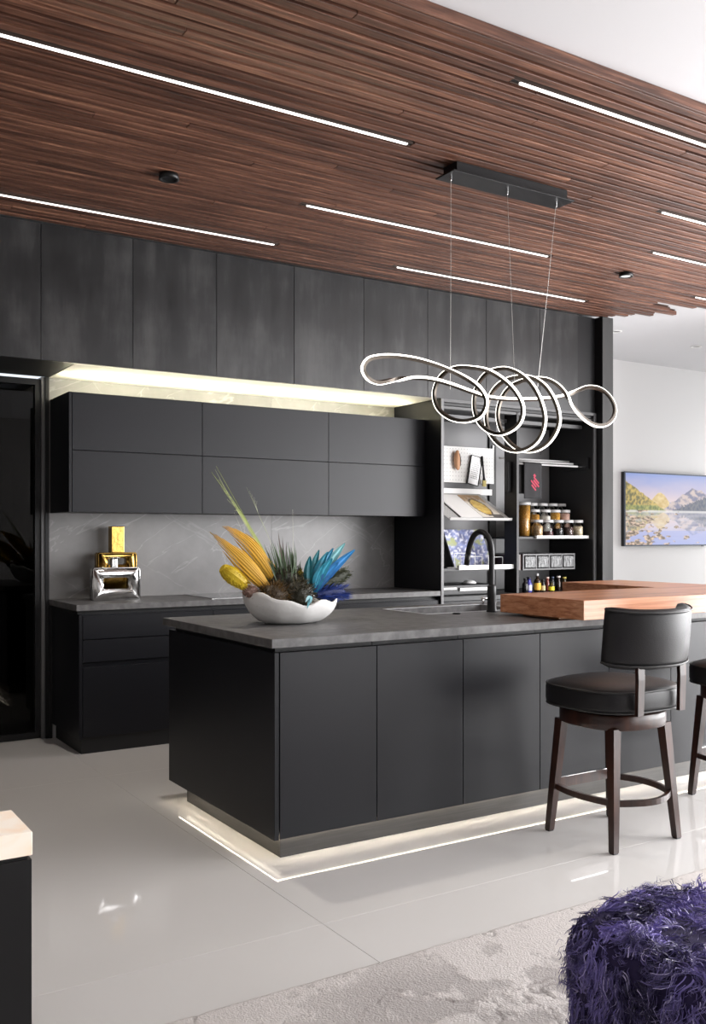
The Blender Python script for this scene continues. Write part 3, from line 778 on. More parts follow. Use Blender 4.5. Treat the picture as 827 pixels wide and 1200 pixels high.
# pegboard and tools
M['peg'] = simple('white_pegboard', (0.80, 0.80, 0.78, 1), 0.45)
pb = thing('pegboard', 'white perforated pegboard hanging on the pantry back panel', 'pegboard', (5.15, 6.31, 1.79))
box('board', 4.62, 5.425, 6.305, 6.312, 1.790, 2.092, 'peg', pb, bev=0.001)
ho = Acc()
for i in range(26):
    for j in range(9):
        x = 4.64 + i * 0.0305; z = 1.81 + j * 0.0325
        ho.box(x, x + 0.005, 6.3042, 6.3049, z, z + 0.006)
M['hole'] = simple('pegboard_hole', (0.25, 0.25, 0.25, 1), 0.8)
oh = ho.link('peg_holes', 'hole', pb); oh['kind'] = 'stuff'
bk = Acc(); bk.box(5.0, 5.01, 6.312, 6.354, 2.05, 2.07); bk.box(5.3, 5.31, 6.312, 6.354, 2.05, 2.07); bk.link('bracket', 'black_metal', pb)
br = thing('brush', 'light wooden hand brush hanging on the pegboard', 'brush', (5.01, 6.28, 1.90))
a = Acc(); a.add(tube_vf(catmull([(5.005, 6.275, 2.055), (4.995, 6.272, 2.02), (4.995, 6.270, 1.97), (5.0, 6.272, 1.92), (5.012, 6.275, 1.897)], 4), [0.010 + 0.016 * math.sin(math.pi * i / 16) for i in range(17)], 12)); a.link('handle', 'lightwood', br, True)
a = Acc(); a.add(tube_vf(catmull([(5.022, 6.287, 2.03), (5.035, 6.287, 1.98), (5.03, 6.287, 1.93)], 4), 0.013, 10)); a.link('bristles', 'black', br, True)
gr = thing('grater', 'flat steel grater with a black frame hanging on the pegboard', 'grater', (5.2, 6.28, 1.79))
R = Matrix.Rotation(0.20, 3, 'Y'); c = Vector((5.195, 6.285, 1.895))
q = Acc(); q.box(-0.055, 0.055, -0.002, 0.002, -0.118, 0.118); q.xf(lambda p: R @ p + c); M['grater'] = simple('grater_steel', (0.75, 0.75, 0.75, 1), 0.35, metal=0.3); q.link('plate', 'grater', gr)
q = Acc(); q.box(-0.062, -0.0552, -0.006, 0.006, -0.122, 0.124); q.box(0.0552, 0.062, -0.006, 0.006, -0.122, 0.124); q.box(-0.0552, 0.0552, -0.006, 0.006, 0.1182, 0.124); q.box(-0.0552, 0.0552, -0.006, 0.006, -0.124, -0.1182); q.xf(lambda p: R @ p + c); q.link('frame', 'black_metal', gr)
q = Acc()
for i in range(6):
    for j in range(9): q.box(-0.035 + i * 0.013, -0.030 + i * 0.013, -0.0045, -0.0021, -0.07 + j * 0.017, -0.063 + j * 0.017)
q.xf(lambda p: R @ p + c); qq = q.link('teeth', 'hole', gr); qq['kind'] = 'stuff'
sp = thing('pastry_brush', 'black pastry brush with pale bristles hanging beside the grater', 'brush', (5.28, 6.27, 1.76))
q = Acc(); q.add(tube_vf([(5.262, 6.272, 2.02), (5.275, 6.272, 1.93), (5.285, 6.272, 1.84), (5.287, 6.272, 1.815)], [0.010, 0.008, 0.010, 0.014], 10)); q.link('handle', 'black_metal', sp, True)
M['bristle'] = simple('pale_bristle', lin(205, 190, 120), 0.7); box('bristles', 5.268, 5.308, 6.264, 6.280, 1.762, 1.815, 'bristle', sp, bev=0.004)
# book rest: white strip + sloping perforated plate with lip
rs = thing('book_rest', 'white sloping perforated metal book rest below the pegboard', 'book rest', (5.0, 6.1, 1.45))
box('back_strip', 4.62, 5.39, 6.290, 6.300, 1.690, 1.740, 'white_metal', rs)
def on_rest(u, w, off):      # u along x, w 0 (front) .. 1 (back)
    p0 = Vector((0, 5.885, 1.470)); p1 = Vector((0, 6.285, 1.695)); d = (p1 - p0); n = Vector((0, -d.z, d.y)).normalized()
    return Vector((u, 0, 0)) + p0 + d * w + n * off
def slope_slab(u0, u1, w0, w1, o0, o1):
    v = [tuple(on_rest(u, w, o)) for o in (o0, o1) for (u, w) in ((u0, w0), (u1, w0), (u1, w1), (u0, w1))]
    return v, [(3, 2, 1, 0), (4, 5, 6, 7), (0, 1, 5, 4), (1, 2, 6, 5), (2, 3, 7, 6), (3, 0, 4, 7)]
M['rest'] = simple('rest_grey', (0.50, 0.50, 0.49, 1), 0.45)
q = Acc(); q.add(slope_slab(4.61, 5.250, 0, 1, 0, 0.003)); q.link('plate', 'rest', rs)
q = Acc(); q.add(slope_slab(4.61, 5.250, -0.012, 0.0, 0, 0.022)); q.link('lip', 'rest', rs)
q = Acc()
for i in range(24):
    for j in range(12):
        u = 4.63 + i * 0.026; w = 0.06 + j * 0.078; q.add(slope_slab(u, u + 0.006, w, w + 0.014, 0.0031, 0.0034))
qq = q.link('holes', 'hole', rs); qq['kind'] = 'stuff'
bo = thing('open_cookbook', 'open cookbook with a food photograph lying on the sloping rest', 'book', (5.0, 6.08, 1.48))
q = Acc(); q.add(slope_slab(4.735, 5.195, 0.055, 0.905, 0.0036, 0.006)); q.link('cover', 'black_metal', bo)
M['paper'] = simple('white_paper', (0.82, 0.81, 0.79, 1), 0.6)
q = Acc(); q.add(slope_slab(4.742, 4.963, 0.06, 0.90, 0.0061, 0.013)); q.link('page', 'paper', bo)
def picture(name, parent, origin, ux, uy, nx, ny, fn, mat):
    v = []; cols = []; f = []
    for j in range(ny + 1):
        for i in range(nx + 1):
            v.append(tuple(origin + ux * (i / nx) + uy * (j / ny))); cols.append(fn(i / nx, j / ny))
    for j in range(ny):
        for i in range(nx):
            a = j * (nx + 1) + i; f.append((a, a + 1, a + nx + 2, a + nx + 1))
    o = link_mesh(name, v, f, mat, parent); set_col(o, cols); return o
def fbm(x, y, s=0.0, oc=4): return noise.fractal(Vector((x, y, s)), 1.0, 2.0, oc)
def mixc(a, b, t): t = max(0, min(1, t)); return tuple(a[i] + (b[i] - a[i]) * t for i in range(3))
def food(u, w):
    d = math.hypot((u - 0.45) * 1.1, (w - 0.45))
    n = fbm(u * 7, w * 9, 3)
    base = mixc((0.75, 0.70, 0.62), (0.45, 0.30, 0.16), (w - 0.62) * 4 + n)
    if d < 0.33: base = mixc((0.62, 0.38, 0.07), (0.80, 0.62, 0.22), 0.5 + n * 1.2)
    elif d < 0.38: base = (0.10, 0.07, 0.05)
    if w < 0.14 and u > 0.5: base = (0.12, 0.11, 0.10)
    return base
o_ = on_rest(4.967, 0.06, 0.0125); picture('photo_page', bo, o_, on_rest(5.188, 0.06, 0.0125) - o_, on_rest(4.967, 0.90, 0.0125) - o_, 26, 26, food, 'print')
# flower-print board standing on the shelf + white wire stand
def floral(u, w):
    n1 = fbm(u * 6 + 3, w * 6, 1); n2 = fbm(u * 13, w * 13 + 5, 8)
    c = mixc((0.07, 0.08, 0.20), (0.22, 0.26, 0.52), 0.5 + n1)
    c = mixc(c, (0.72, 0.72, 0.82), (n2 - 0.08) * 3.2)
    return mixc(c, (0.30, 0.33, 0.12), (fbm(u * 4, w * 4, 30) - 0.25) * 4)
fb = thing('floral_board', 'blue and white flower-print board leaning on the pantry shelf', 'board', (5.0, 6.15, 1.088))
R = Matrix.Rotation(-0.14, 3, 'Y')
pts = [Vector((4.790, 6.195, 1.395)), Vector((5.19, 6.195, 1.395)), Vector((5.26, 6.135, 1.0895)), Vector((4.860, 6.135, 1.0895))]
nrm = Vector((0, -0.98, 0.19)); th = 0.012
v = [tuple(p) for p in pts] + [tuple(p - nrm * th) for p in pts]
link_mesh('panel', v, [(0, 1, 2, 3), (7, 6, 5, 4), (0, 4, 5, 1), (1, 5, 6, 2), (2, 6, 7, 3), (3, 7, 4, 0)], 'paper', fb)
picture('flower_print', fb, pts[3] + nrm * 0.0008, pts[2] - pts[3], pts[0] - pts[3], 34, 28, floral, 'print')
ws = thing('wire_stand', 'white bent-wire stand on the shelf in front of the floral board', 'stand', (5.0, 5.98, 1.088))
for (x0, x1, y, h) in ((4.72, 4.93, 5.96, 0.115), (4.84, 5.06, 6.03, 0.085), (5.07, 5.22, 5.96, 0.080)):
    z0 = 1.0905
    v, f = tube_vf(catmull([(x0, y, z0), (x0, y, z0 + h * 0.5), (x0, y, z0 + h - 0.008), (x0 + 0.008, y, z0 + h), ((x0 + x1) / 2, y, z0 + h), (x1 - 0.008, y, z0 + h), (x1, y, z0 + h - 0.008), (x1, y, z0 + h * 0.5), (x1, y, z0)], 3), 0.003, 6); link_mesh('wire_loop', v, f, 'white_metal', ws, True)
q = Acc(); q.box(4.70, 5.23, 5.957, 5.963, 1.0885, 1.0925); q.box(4.70, 5.23, 6.027, 6.033, 1.0885, 1.0925); q.link('foot_bar', 'white_metal', ws)
# black countertop appliance with white handles under the shelf
ap = thing('countertop_appliance', 'low black appliance with white bar handles and a domed white top', 'appliance', (4.85, 6.05, 0.8722))
box('body', 4.56, 5.12, 5.96, 6.30, 0.8724, 0.955, 'black_metal', ap, bev=0.006)
box('handle', 4.565, 4.735, 5.945, 5.9595, 0.918, 0.936, 'white_metal', ap, bev=0.002); box('handle', 4.765, 5.06, 5.945, 5.9595, 0.905, 0.930, 'white_metal', ap, bev=0.002)
v, f = lathe_vf([(0.055, 0.9552), (0.054, 0.966), (0.044, 0.978), (0.022, 0.985), (0.004, 0.986)], 4.93, 6.03, 20); link_mesh('dome', v, f, 'white_metal', ap, True)
v, f = lathe_vf([(0.064, 0.9551), (0.064, 0.961), (0.0555, 0.961)], 4.93, 6.03, 20); link_mesh('dome_rim', v, f, 'black', ap, True)

# storage jars in three stepped rows
def stuff_mat(name, c1, c2, sc):
    m, nt, p = new_mat(name)
    tc = N(nt, 'ShaderNodeTexCoord'); vo = N(nt, 'ShaderNodeTexVoronoi'); vo.inputs['Scale'].default_value = sc
    nt.links.new(tc.outputs['Object'], vo.inputs['Vector'])
    r = ramp(nt, [(0.1, c1), (0.7, c2)]); nt.links.new(vo.outputs['Distance'], r.inputs[0]); nt.links.new(r.outputs[0], p.inputs['Base Color'])
    p.inputs['Roughness'].default_value = 0.7
    return m
FILL = {'pasta': ((0.72, 0.42, 0.08), (0.42, 0.20, 0.02)), 'nuts': ((0.75, 0.60, 0.38), (0.42, 0.26, 0.12)), 'beans': ((0.16, 0.04, 0.05), (0.06, 0.02, 0.02)), 'black beans': ((0.03, 0.03, 0.035), (0.01, 0.01, 0.01)),
        'brown lentils': ((0.12, 0.06, 0.05), (0.05, 0.025, 0.02)), 'white beans': ((0.85, 0.80, 0.66), (0.55, 0.46, 0.30)), 'oats': ((0.74, 0.68, 0.55), (0.5, 0.42, 0.28)), 'flour': ((0.82, 0.80, 0.76), (0.7, 0.68, 0.62)),
        'cornflakes': ((0.85, 0.52, 0.10), (0.52, 0.26, 0.03)), 'pink salt': ((0.85, 0.62, 0.52), (0.65, 0.42, 0.34)), 'rice': ((0.80, 0.79, 0.75), (0.6, 0.58, 0.52)), 'sugar': ((0.72, 0.70, 0.66), (0.5, 0.48, 0.44))}
for k_, (a_, b_) in FILL.items(): M['fill_' + k_] = stuff_mat('jar_' + k_.replace(' ', '_'), a_ + (1,), b_ + (1,), 90)
def jar(x, y, z, r, h, fill, lvl, lab):
    t = thing('storage_jar', lab, 'jar', (x, y, z), 'glass storage jars on the pantry shelf')
    v, f = lathe_vf([(r * 0.9, z + 0.0006), (r, z + 0.006), (r, z + h - 0.024)], x, y, 20); link_mesh('glass', v, f, 'glass', t, True)
    v, f = lathe_vf([(r * 0.86, z + 0.004), (r * 0.93, z + 0.009), (r * 0.93, z + lvl * h), (r * 0.7, z + lvl * h + 0.004)], x, y, 16); link_mesh('contents', v, f, 'fill_' + fill, t, True)
    v, f = lathe_vf([(r * 1.02, z + h - 0.0239), (r * 1.03, z + h - 0.012), (r * 1.0, z + h), (r * 0.6, z + h)], x, y, 20); link_mesh('lid', v, f, 'lid', t, True)
ZS = 1.3362
front = [(5.586, 'nuts', 0.62), (5.707, 'beans', 0.30), (5.826, 'black beans', 0.45), (5.941, 'brown lentils', 0.55), (6.056, 'white beans', 0.60)]
pos = ['beside the tall pasta jar', 'between the nut jar and the black bean jar', 'in the middle of the front row', 'next to the white bean jar', 'at the pier end of the shelf']
for (x, fi, lv), ps in zip(front, pos): jar(x, 5.945, ZS, 0.049, 0.143, fi, lv, 'short front-row jar of %s %s' % (fi, ps))
for (x, fi, lv, ps) in [(5.655, 'pasta', 0.80, 'next to the tall pasta jar'), (5.779, 'flour', 0.75, 'behind the beans'), (5.894, 'cornflakes', 0.88, 'behind the black beans'), (6.011, 'pink salt', 0.86, 'behind the brown lentils')]:
    jar(x, 6.055, ZS, 0.050, 0.232, fi, lv, 'medium middle-row jar of %s %s' % (fi, ps))
for (x, fi, lv, ps) in [(5.600, 'pasta', 0.90, 'reaching down to the shelf at the divider end'), (5.730, 'rice', 0.80, 'just right of the tall pasta jar'), (5.850, 'sugar', 0.8, 'behind the flour jar'), (5.968, 'oats', 0.75, 'behind the cornflakes jar'), (6.070, 'rice', 0.70, 'at the pier end of the back row')]:
    jar(x if fi != 'pasta' else 5.500, 6.165 if fi != 'pasta' else 6.02, ZS, 0.050 if fi != 'pasta' else 0.062, 0.290, fi, lv, 'tall back-row jar of %s %s' % (fi, ps))
# spice drawer box with four clear drawers
sb = thing('spice_drawer_box', 'dark hanging box with four small clear drawers under the jar shelf', 'drawer box', (5.67, 6.0, 1.06))
q = Acc(); X0, X1, Z0, Z1 = 5.374, 5.966, 1.060, 1.194
q.box(X0, X1, 5.885, 6.34, Z0, Z0 + 0.012); q.box(X0, X1, 5.885, 6.34, Z1 - 0.012, Z1); q.box(X0, X1, 6.20, 6.34, Z0 + 0.012, Z1 - 0.012)
W = (X1 - X0 - 0.012) / 4
for k in range(5): q.box(X0 + k * W, X0 + k * W + 0.012, 5.885, 6.20, Z0 + 0.012, Z1 - 0.012)
q.link('case', 'box_grey', sb)
M['ripple'] = simple('rippled_clear_plastic', (0.085, 0.088, 0.09, 1), 0.10, bump=0.9, bscale=45, var=0.5, vscale=40, stretch=(1, 1, 0.4))
for k in range(4):
    a_ = X0 + k * W + 0.018; box('drawer', a_, a_ + W - 0.024, 5.876, 6.10, Z0 + 0.018, Z1 - 0.018, 'ripple', sb, bev=0.006, seg=2)
q = Acc(); q.box(X0 + 0.02, X0 + 0.03, 6.33, 6.3545, Z1, Z1 + 0.02); q.box(X1 - 0.03, X1 - 0.02, 6.33, 6.3545, Z1, Z1 + 0.02); q.link('hook', 'chrome', sb)
q = Acc(); q.box(5.288, 5.3735, 5.90, 6.34, 1.062, 1.19); tag(q.link('wooden_bin', 'stool_wood'), 'small dark brown bin beside the clear drawers', 'bin')

# bottles on the pantry worktop
def bottle(x, y, r, h, neck, col, capc, labc, lab, glassy=0.1):
    nm = 'bottle_%d' % len(M); M[nm] = simple(nm, col, 0.12)
    t = thing('bottle', lab, 'bottle', (x, y, 0.8722), 'bottles on the pantry worktop')
    z = 0.8724
    v, f = lathe_vf([(r * 0.9, z), (r, z + 0.004), (r, z + h * 0.58), (r * 0.75, z + h * 0.68), (neck, z + h * 0.76), (neck, z + h * 0.88)], x, y, 16); link_mesh('body', v, f, nm, t, True)
    M[nm + 'c'] = simple(nm + '_cap', capc, 0.4); v, f = lathe_vf([(neck * 1.2, z + h * 0.881), (neck * 1.2, z + h), (neck * 0.7, z + h)], x, y, 14); link_mesh('cap', v, f, nm + 'c', t, True)
    if labc:
        M[nm + 'l'] = simple(nm + '_label', labc, 0.6); v, f = lathe_vf([(r * 1.015, z + h * 0.12), (r * 1.015, z + h * 0.50)], x, y, 16, cap=False); link_mesh('label_band', v, f, nm + 'l', t, True)
bottle(5.440, 5.93, 0.026, 0.12, 0.012, (0.01, 0.01, 0.012, 1), (0.02, 0.02, 0.02, 1), None, 'small all-black bottle nearest the pantry divider')
bottle(5.492, 5.94, 0.024, 0.125, 0.014, lin(70, 70, 150), (0.02, 0.02, 0.05, 1), lin(190, 190, 210), 'small violet-blue bottle beside the tall amber bottle')
bottle(5.535, 5.99, 0.020, 0.125, 0.014, (0.012, 0.012, 0.012, 1), (0.01, 0.01, 0.01, 1), None, 'slim black bottle between the violet and the amber bottle')
bottle(5.585, 5.94, 0.029, 0.155, 0.010, lin(40, 24, 12), lin(215, 215, 215), lin(215, 170, 60), 'tall amber bottle with a yellow label and white cap')
bottle(5.648, 5.94, 0.021, 0.105, 0.013, lin(30, 28, 24), (0.02, 0.02, 0.02, 1), lin(190, 175, 130), 'small dark bottle with a cream label')
bottle(5.735, 5.93, 0.026, 0.085, 0.016, lin(70, 60, 30), lin(40, 40, 30), lin(225, 205, 40), 'squat bottle with a bright yellow label')
bottle(5.775, 6.02, 0.020, 0.12, 0.013, lin(120, 60, 50), lin(215, 190, 180), None, 'reddish bottle with a pale pink cap')
bottle(5.835, 6.02, 0.020, 0.12, 0.012, (0.02, 0.02, 0.025, 1), lin(70, 80, 100), None, 'dark bottle with a grey-blue cap')
bottle(5.905, 6.02, 0.022, 0.125, 0.015, lin(40, 26, 18), lin(230, 220, 215), None, 'dark bottle with a wide white cap near the pier')
bottle(5.975, 6.02, 0.022, 0.115, 0.015, lin(50, 40, 20), lin(190, 175, 90), None, 'dark bottle with a mustard cap, nearest the pier')

# ================================================================== TELEVISION
def landscape(u, v):
    H0 = 0.485
    def land(u, v):
        sky = mixc((0.80, 0.62, 0.60), (0.24, 0.33, 0.68), (v - 0.55) / 0.45 + 0.12 * fbm(u * 3, v * 5, 2))
        c = sky
        n = fbm(u * 14, v * 14, 5); n2 = fbm(u * 40, v * 22, 9, 3)
        # far blue ridge
        if v < 0.60 - 0.25 * abs(u - 0.55) + 0.02 * n: c = (0.26, 0.33, 0.52)
        # golden middle hill
        if v < 0.735 - 9.0 * abs(u - 0.40) ** 1.9 + 0.015 * n: c = mixc((0.62, 0.42, 0.13), (0.80, 0.62, 0.30), 0.5 + n * 1.3)
        # right mountain with snow-pink faces
        pk = 0.83 - 0.95 * max(0, 0.785 - u) - 0.55 * max(0, u - 0.785) + 0.03 * n
        if u > 0.88: pk = max(pk, 0.80 - 1.2 * abs(u - 0.90))
        if v < pk: c = mixc((0.17, 0.17, 0.28), (0.62, 0.50, 0.47), 0.45 + n * 1.6 + (0.785 - u) * 0.8)
        # dark forest on the right
        if u > 0.55 and v < H0 + 0.02 + 0.50 * max(0, u - 0.58) + 0.03 * n2: c = mixc((0.04, 0.06, 0.12), (0.14, 0.14, 0.17), 0.5 + n2)
        # left hill, lit trees
        lh = 0.90 - 0.86 * u - 0.1 * u * u + 0.02 * n
        if v < lh and u < 0.47:
            c = mixc((0.13, 0.12, 0.03), (0.62, 0.44, 0.09), 0.42 + n2 * 1.2 + (lh - v < 0.08) * 0.3 - (0.25 - u) * 0.5)
            if v < H0 + 0.07: c = mixc((0.12, 0.16, 0.03), (0.42, 0.40, 0.09), 0.5 + n2 * 1.4)
        return c
    if v > H0: return land(u, v)
    rv = H0 + (H0 - v) * 0.95
    w = fbm(u * 5, v * 30, 4)
    c = land(max(0, min(1, u + 0.012 * w)), min(0.999, rv + 0.01 * w))
    c = mixc(c, (0.70, 0.68, 0.80), 0.30 + 0.25 * w)
    if v < 0.2: c = mixc(c, (0.30, 0.38, 0.78), 0.5)
    if v > H0 - 0.03: c = mixc(c, (0.85, 0.82, 0.80), 0.6)
    r = fbm(u * 9 + 2, v * 15, 12) + 0.35 - 1.1 * u - 0.9 * max(0, v - 0.2)
    c = mixc(c, mixc((0.16, 0.11, 0.07), (0.82, 0.60, 0.45), 0.35 + fbm(u * 24, v * 34, 3) * 1.6), max(0, min(1, (r - 0.06) * 7)))
    return c
tv = thing('television', 'wall-mounted television showing a mountain lake landscape', 'television', (8.773, 7.25, 1.229))
box('housing', 8.055, 9.492, 7.215, 7.258, 1.229, 2.042, 'black_metal', tv, bev=0.003)
q = Acc(); q.v, q.f = ring_slab_vf(8.053, 9.494, 1.227, 2.044, 0, 0.012, 8.068, 9.479, 1.242, 2.029); q.xf(lambda p: Vector((p.x, 7.2148 - p.z, p.y)))
q.f = [tuple(reversed(x)) for x in q.f]; M['bezel'] = simple('tv_bezel', lin(75, 80, 90), 0.4, metal=0.5); q.link('bezel', 'bezel', tv)
picture('screen', tv, Vector((8.068, 7.2105, 1.242)), Vector((1.411, 0, 0)), Vector((0, 0, 0.787)), 230, 128, landscape, 'screen')
box('sensor', 9.34, 9.38, 7.205, 7.2145, 1.2205, 1.2268, 'black', tv)

# ================================================================== VASES
def frame_vase(name, lab, x0, x1, y0, y1, z0, z1, wx0, wx1, wz0, wz1, neck, mat):
    t = thing(name, lab, 'vase', ((x0 + x1) / 2, (y0 + y1) / 2, z0))
    v, f = ring_slab_vf(x0, x1, z0, z1, 0, y1 - y0, wx0, wx1, wz0, wz1)
    v = [(a, y1 - c, b) for a, b, c in v]
    bm = bmesh.new(); vv = [bm.verts.new(p) for p in v]
    for q in f: bm.faces.new([vv[i] for i in q])
    bmesh.ops.bevel(bm, geom=list(bm.edges), offset=0.007, segments=3, affect='EDGES')
    bmesh.ops.recalc_face_normals(bm, faces=list(bm.faces))
    v, f = bm_to(bm); link_mesh('body', v, f, mat, t, True)
    for i, (a, b, c, d, e, g) in enumerate(neck):
        box('neck' if i == 0 else 'collar', a, b, c, d, e, g, mat, t, bev=0.005, seg=2)
frame_vase('silver_vase', 'silver square-framed vase with a window, standing in front of the gold one', 1.885, 2.205, 6.12, 6.20, HC + 0.0003, 1.138, 1.955, 2.130, 0.995, 1.070,
           [(2.015, 2.055, 6.14, 6.18, 1.136, 1.195), (2.004, 2.066, 6.13, 6.19, 1.1952, 1.206)], 'silver')
frame_vase('gold_vase', 'gold square-framed vase with a tall neck, standing behind the silver one', 1.975, 2.245, 6.30, 6.39, HC + 0.0003, 1.232, 2.04, 2.18, 1.150, 1.195,
           [(2.068, 2.158, 6.31, 6.38, 1.231, 1.410)], 'gold')

# ================================================================== BOWL AND DRIED ARRANGEMENT
random.seed(11)
BX, BY = 2.232, 4.10
bw = thing('flower_bowl', 'white irregular-rimmed bowl holding the dried arrangement on the island', 'bowl', (BX, BY, HC))
def rimz(q):
    return HC + 0.115 + 0.052 * max(0, -math.cos(q)) ** 1.5 + 0.006 * math.sin(5 * q + 1) + 0.008 * math.sin(9 * q) - 0.012 * max(0, math.sin(-q - 0.3))
def bowl_pt(q, s, inner):
    # s 0 base .. 1 rim
    r0 = 0.105; r1 = 0.245
    r = r0 + (r1 - r0) * math.sin(s * math.pi / 2) ** 0.85
    z = HC + 0.0004 + (rimz(q) - HC) * (1 - math.cos(s * math.pi / 2)) ** 0.85
    if inner: r -= 0.009; z += 0.007 * (1 - s)
    sx, sy = 1.0, 0.74
    return (BX + r * math.cos(q) * sx, BY + r * math.sin(q) * sy, z)
v = []; f = []; n, ns = 56, 9
for inner in (0, 1):
    for k in range(ns + 1):
        for j in range(n): v.append(bowl_pt(2 * math.pi * j / n, k / ns, inner))
L_ = (ns + 1) * n
for inner in (0, 1):
    for k in range(ns):
        for j in range(n):
            a, b = inner * L_ + k * n + j, inner * L_ + k * n + (j + 1) % n
            f.append((a, b, b + n, a + n) if not inner else (b, a, a + n, b + n))
for j in range(n): a, b = ns * n + j, ns * n + (j + 1) % n; f.append((a, b, L_ + b, L_ + a))
f.append(tuple(reversed(range(n)))); f.append(tuple(L_ + j for j in range(n)))
link_mesh('shell', v, f, 'bowl', bw, True)

def leaf_vf(p0, p1, width, bend, normal, segs=10, prof=None, pleat=0, cols=None):
    """a blade from p0 to p1, optionally pleated across; returns verts, faces"""
    p0, p1 = Vector(p0), Vector(p1); d = p1 - p0; nrm = Vector(normal).normalized(); side = d.cross(nrm).normalized(); nrm = side.cross(d).normalized()
    m = 2 * pleat + 1 if pleat else 2
    v = []; f = []
    for i in range(segs + 1):
        s = i / segs
        c = p0 + d * s + Vector(bend) * math.sin(s * math.pi)
        w = width * (prof(s) if prof else max(0.0, math.sin(math.pi * (0.08 + 0.92 * s))) ** 0.7)
        for j in range(m + 1):
            u = j / m * 2 - 1
            off = (0.12 * width * (1 if j % 2 else -1) * (1 - s * 0.6)) if pleat else 0.15 * w * (1 - abs(u)) * 0
            v.append(tuple(c + side * (u * w / 2) + nrm * off))
    for i in range(segs):
        for j in range(m):
            a = i * (m + 1) + j; f.append((a, a + 1, a + m + 2, a + m + 1))
    return v, f
def colour_leaf(o, c0, c1, jitter=0.15, axis=None):
    vs = o.data.vertices; n = len(vs); cs = []
    for i in range(n):
        t = i / n; j = 1 + random.uniform(-jitter, jitter); c = mixc(c0, c1, t); cs.append((c[0] * j, c[1] * j, c[2] * j))
    set_col(o, cs)
def solid(o, th=0.0012):
    md = o.modifiers.new('thick', 'SOLIDIFY'); md.thickness = th; md.offset = 0
def BP(px, py, dy=0.0):
    """point of the arrangement on the plane through the bowl centre, dy metres further back"""
    return (BX - 0.018 + (px - 342) * 0.00471 + dy * 0.42, BY + dy, HC + (731 - py) * 0.00409)
Yc0, Yc1 = (0.52, 0.27, 0.015), (0.80, 0.47, 0.05)
for (tip, base, w, arch, dy, lab) in [((251, 620), (322, 693), 0.085, 0.010, -0.02, 'lower yellow pleated palm leaf in the white bowl'),
                                     ((262, 612), (331, 689), 0.085, 0.045, 0.03, 'upper yellow pleated palm leaf arching in the white bowl'),
                                     ((303, 645), (336, 690), 0.060, 0.02, 0.06, 'short orange-yellow palm leaf behind the larger ones')]:
    A, B = Vector(BP(*base, dy)), Vector(BP(*tip, dy)); d = B - A; side = d.cross(Vector((0.1, -1, 0.2))).normalized(); q = Acc(); nb = 15
    for k in range(nb):
        u = (k / (nb - 1) - 0.5) * 2
        ln = 1.0 - 0.30 * abs(u) ** 1.3 - random.uniform(0, 0.10)
        pts = []
        for i in range(11):
            s_ = i / 10 * ln
            spread = w * 0.5 * u * (0.30 + 0.70 * math.sin(min(1.0, s_ / 0.45) * math.pi / 2)) * (1 - 0.72 * max(0, (s_ - 0.5) / 0.5))
            pts.append(A + d * s_ + side * spread + Vector((0.3, 0, 1)) * arch * math.sin(s_ * math.pi) + Vector((0, 0.006 * (1 if k % 2 else -1) - 0.02 * (1 - u * u), 0)))
        v_ = []; f_ = []; bw_ = w * 0.085
        for i, p_ in enumerate(pts):
            ww = bw_ * (0.6 + 0.4 * math.sin(math.pi * min(1, i / 6))) * (1 - (i / 10) ** 4) + 0.0004
            v_.append(tuple(p_ - side * ww + Vector((0, 0.002, 0)))); v_.append(tuple(p_ + Vector((0, -0.002, 0)))); v_.append(tuple(p_ + side * ww + Vector((0, 0.002, 0))))
        for i in range(10):
            b0 = i * 3; f_ += [(b0, b0 + 1, b0 + 4, b0 + 3), (b0 + 1, b0 + 2, b0 + 5, b0 + 4)]
        q.add((v_, f_))
    o = q.link('palm_leaf', 'leafcol'); cs = []
    for k in range(nb):
        j = random.uniform(0.75, 1.2)
        for i in range(11):
            c = mixc(Yc0, Yc1, i / 10); cs += [tuple(x * j * m_ for x in c) for m_ in (0.85, 1.1, 0.85)]
    set_col(o, cs); solid(o); tag(o, lab, 'dried leaf', 'yellow palm leaves')
# yellow pod

# thin grass stems
def grass(lab, stems, col, rad):
    q = Acc()
    for p in stems:
        c = catmull([BP(*a) for a in p], 6); q.add(tube_vf(c, [rad * (1 - 0.75 * i / (len(c) - 1)) for i in range(len(c))], 5))
    o = q.link('grass_tuft', 'leafcol', None, True); colour_leaf(o, col[0], col[1], 0.25); return tag(o, lab, 'dried grass')
random.seed(3)
st = []
for k in range(9):
    e = [(263, 547), (258, 554), (266, 562), (272, 575), (260, 557), (275, 585), (283, 598), (268, 570), (262, 551)][k]
    st.append([(335 + k % 3, 690, 0.03), (318 - k, 648 - k, 0.04), (295 - 1.5 * k * 0.6, 606 - k * 0.6, 0.05), (e[0], e[1], 0.06)])
grass('long pale green grass leaning over the yellow leaves', st, ((0.30, 0.38, 0.05), (0.55, 0.60, 0.28)), 0.0019)
st = [[(338, 690, 0.05), (326, 640, 0.06), (310, 600, 0.07), (297 + k * 3, 570 + k * 4, 0.08)] for k in range(5)] + [[(336, 690, .05), (300, 640, .07), (288, 612, .08), (283, 600, .08)], [(348, 690, .05), (351, 640, .07), (351, 600, .08), (351, 596, .08)]]
grass('wispy whitish grass stalks rising from the middle of the bowl', st, ((0.35, 0.40, 0.20), (0.62, 0.62, 0.50)), 0.0010)
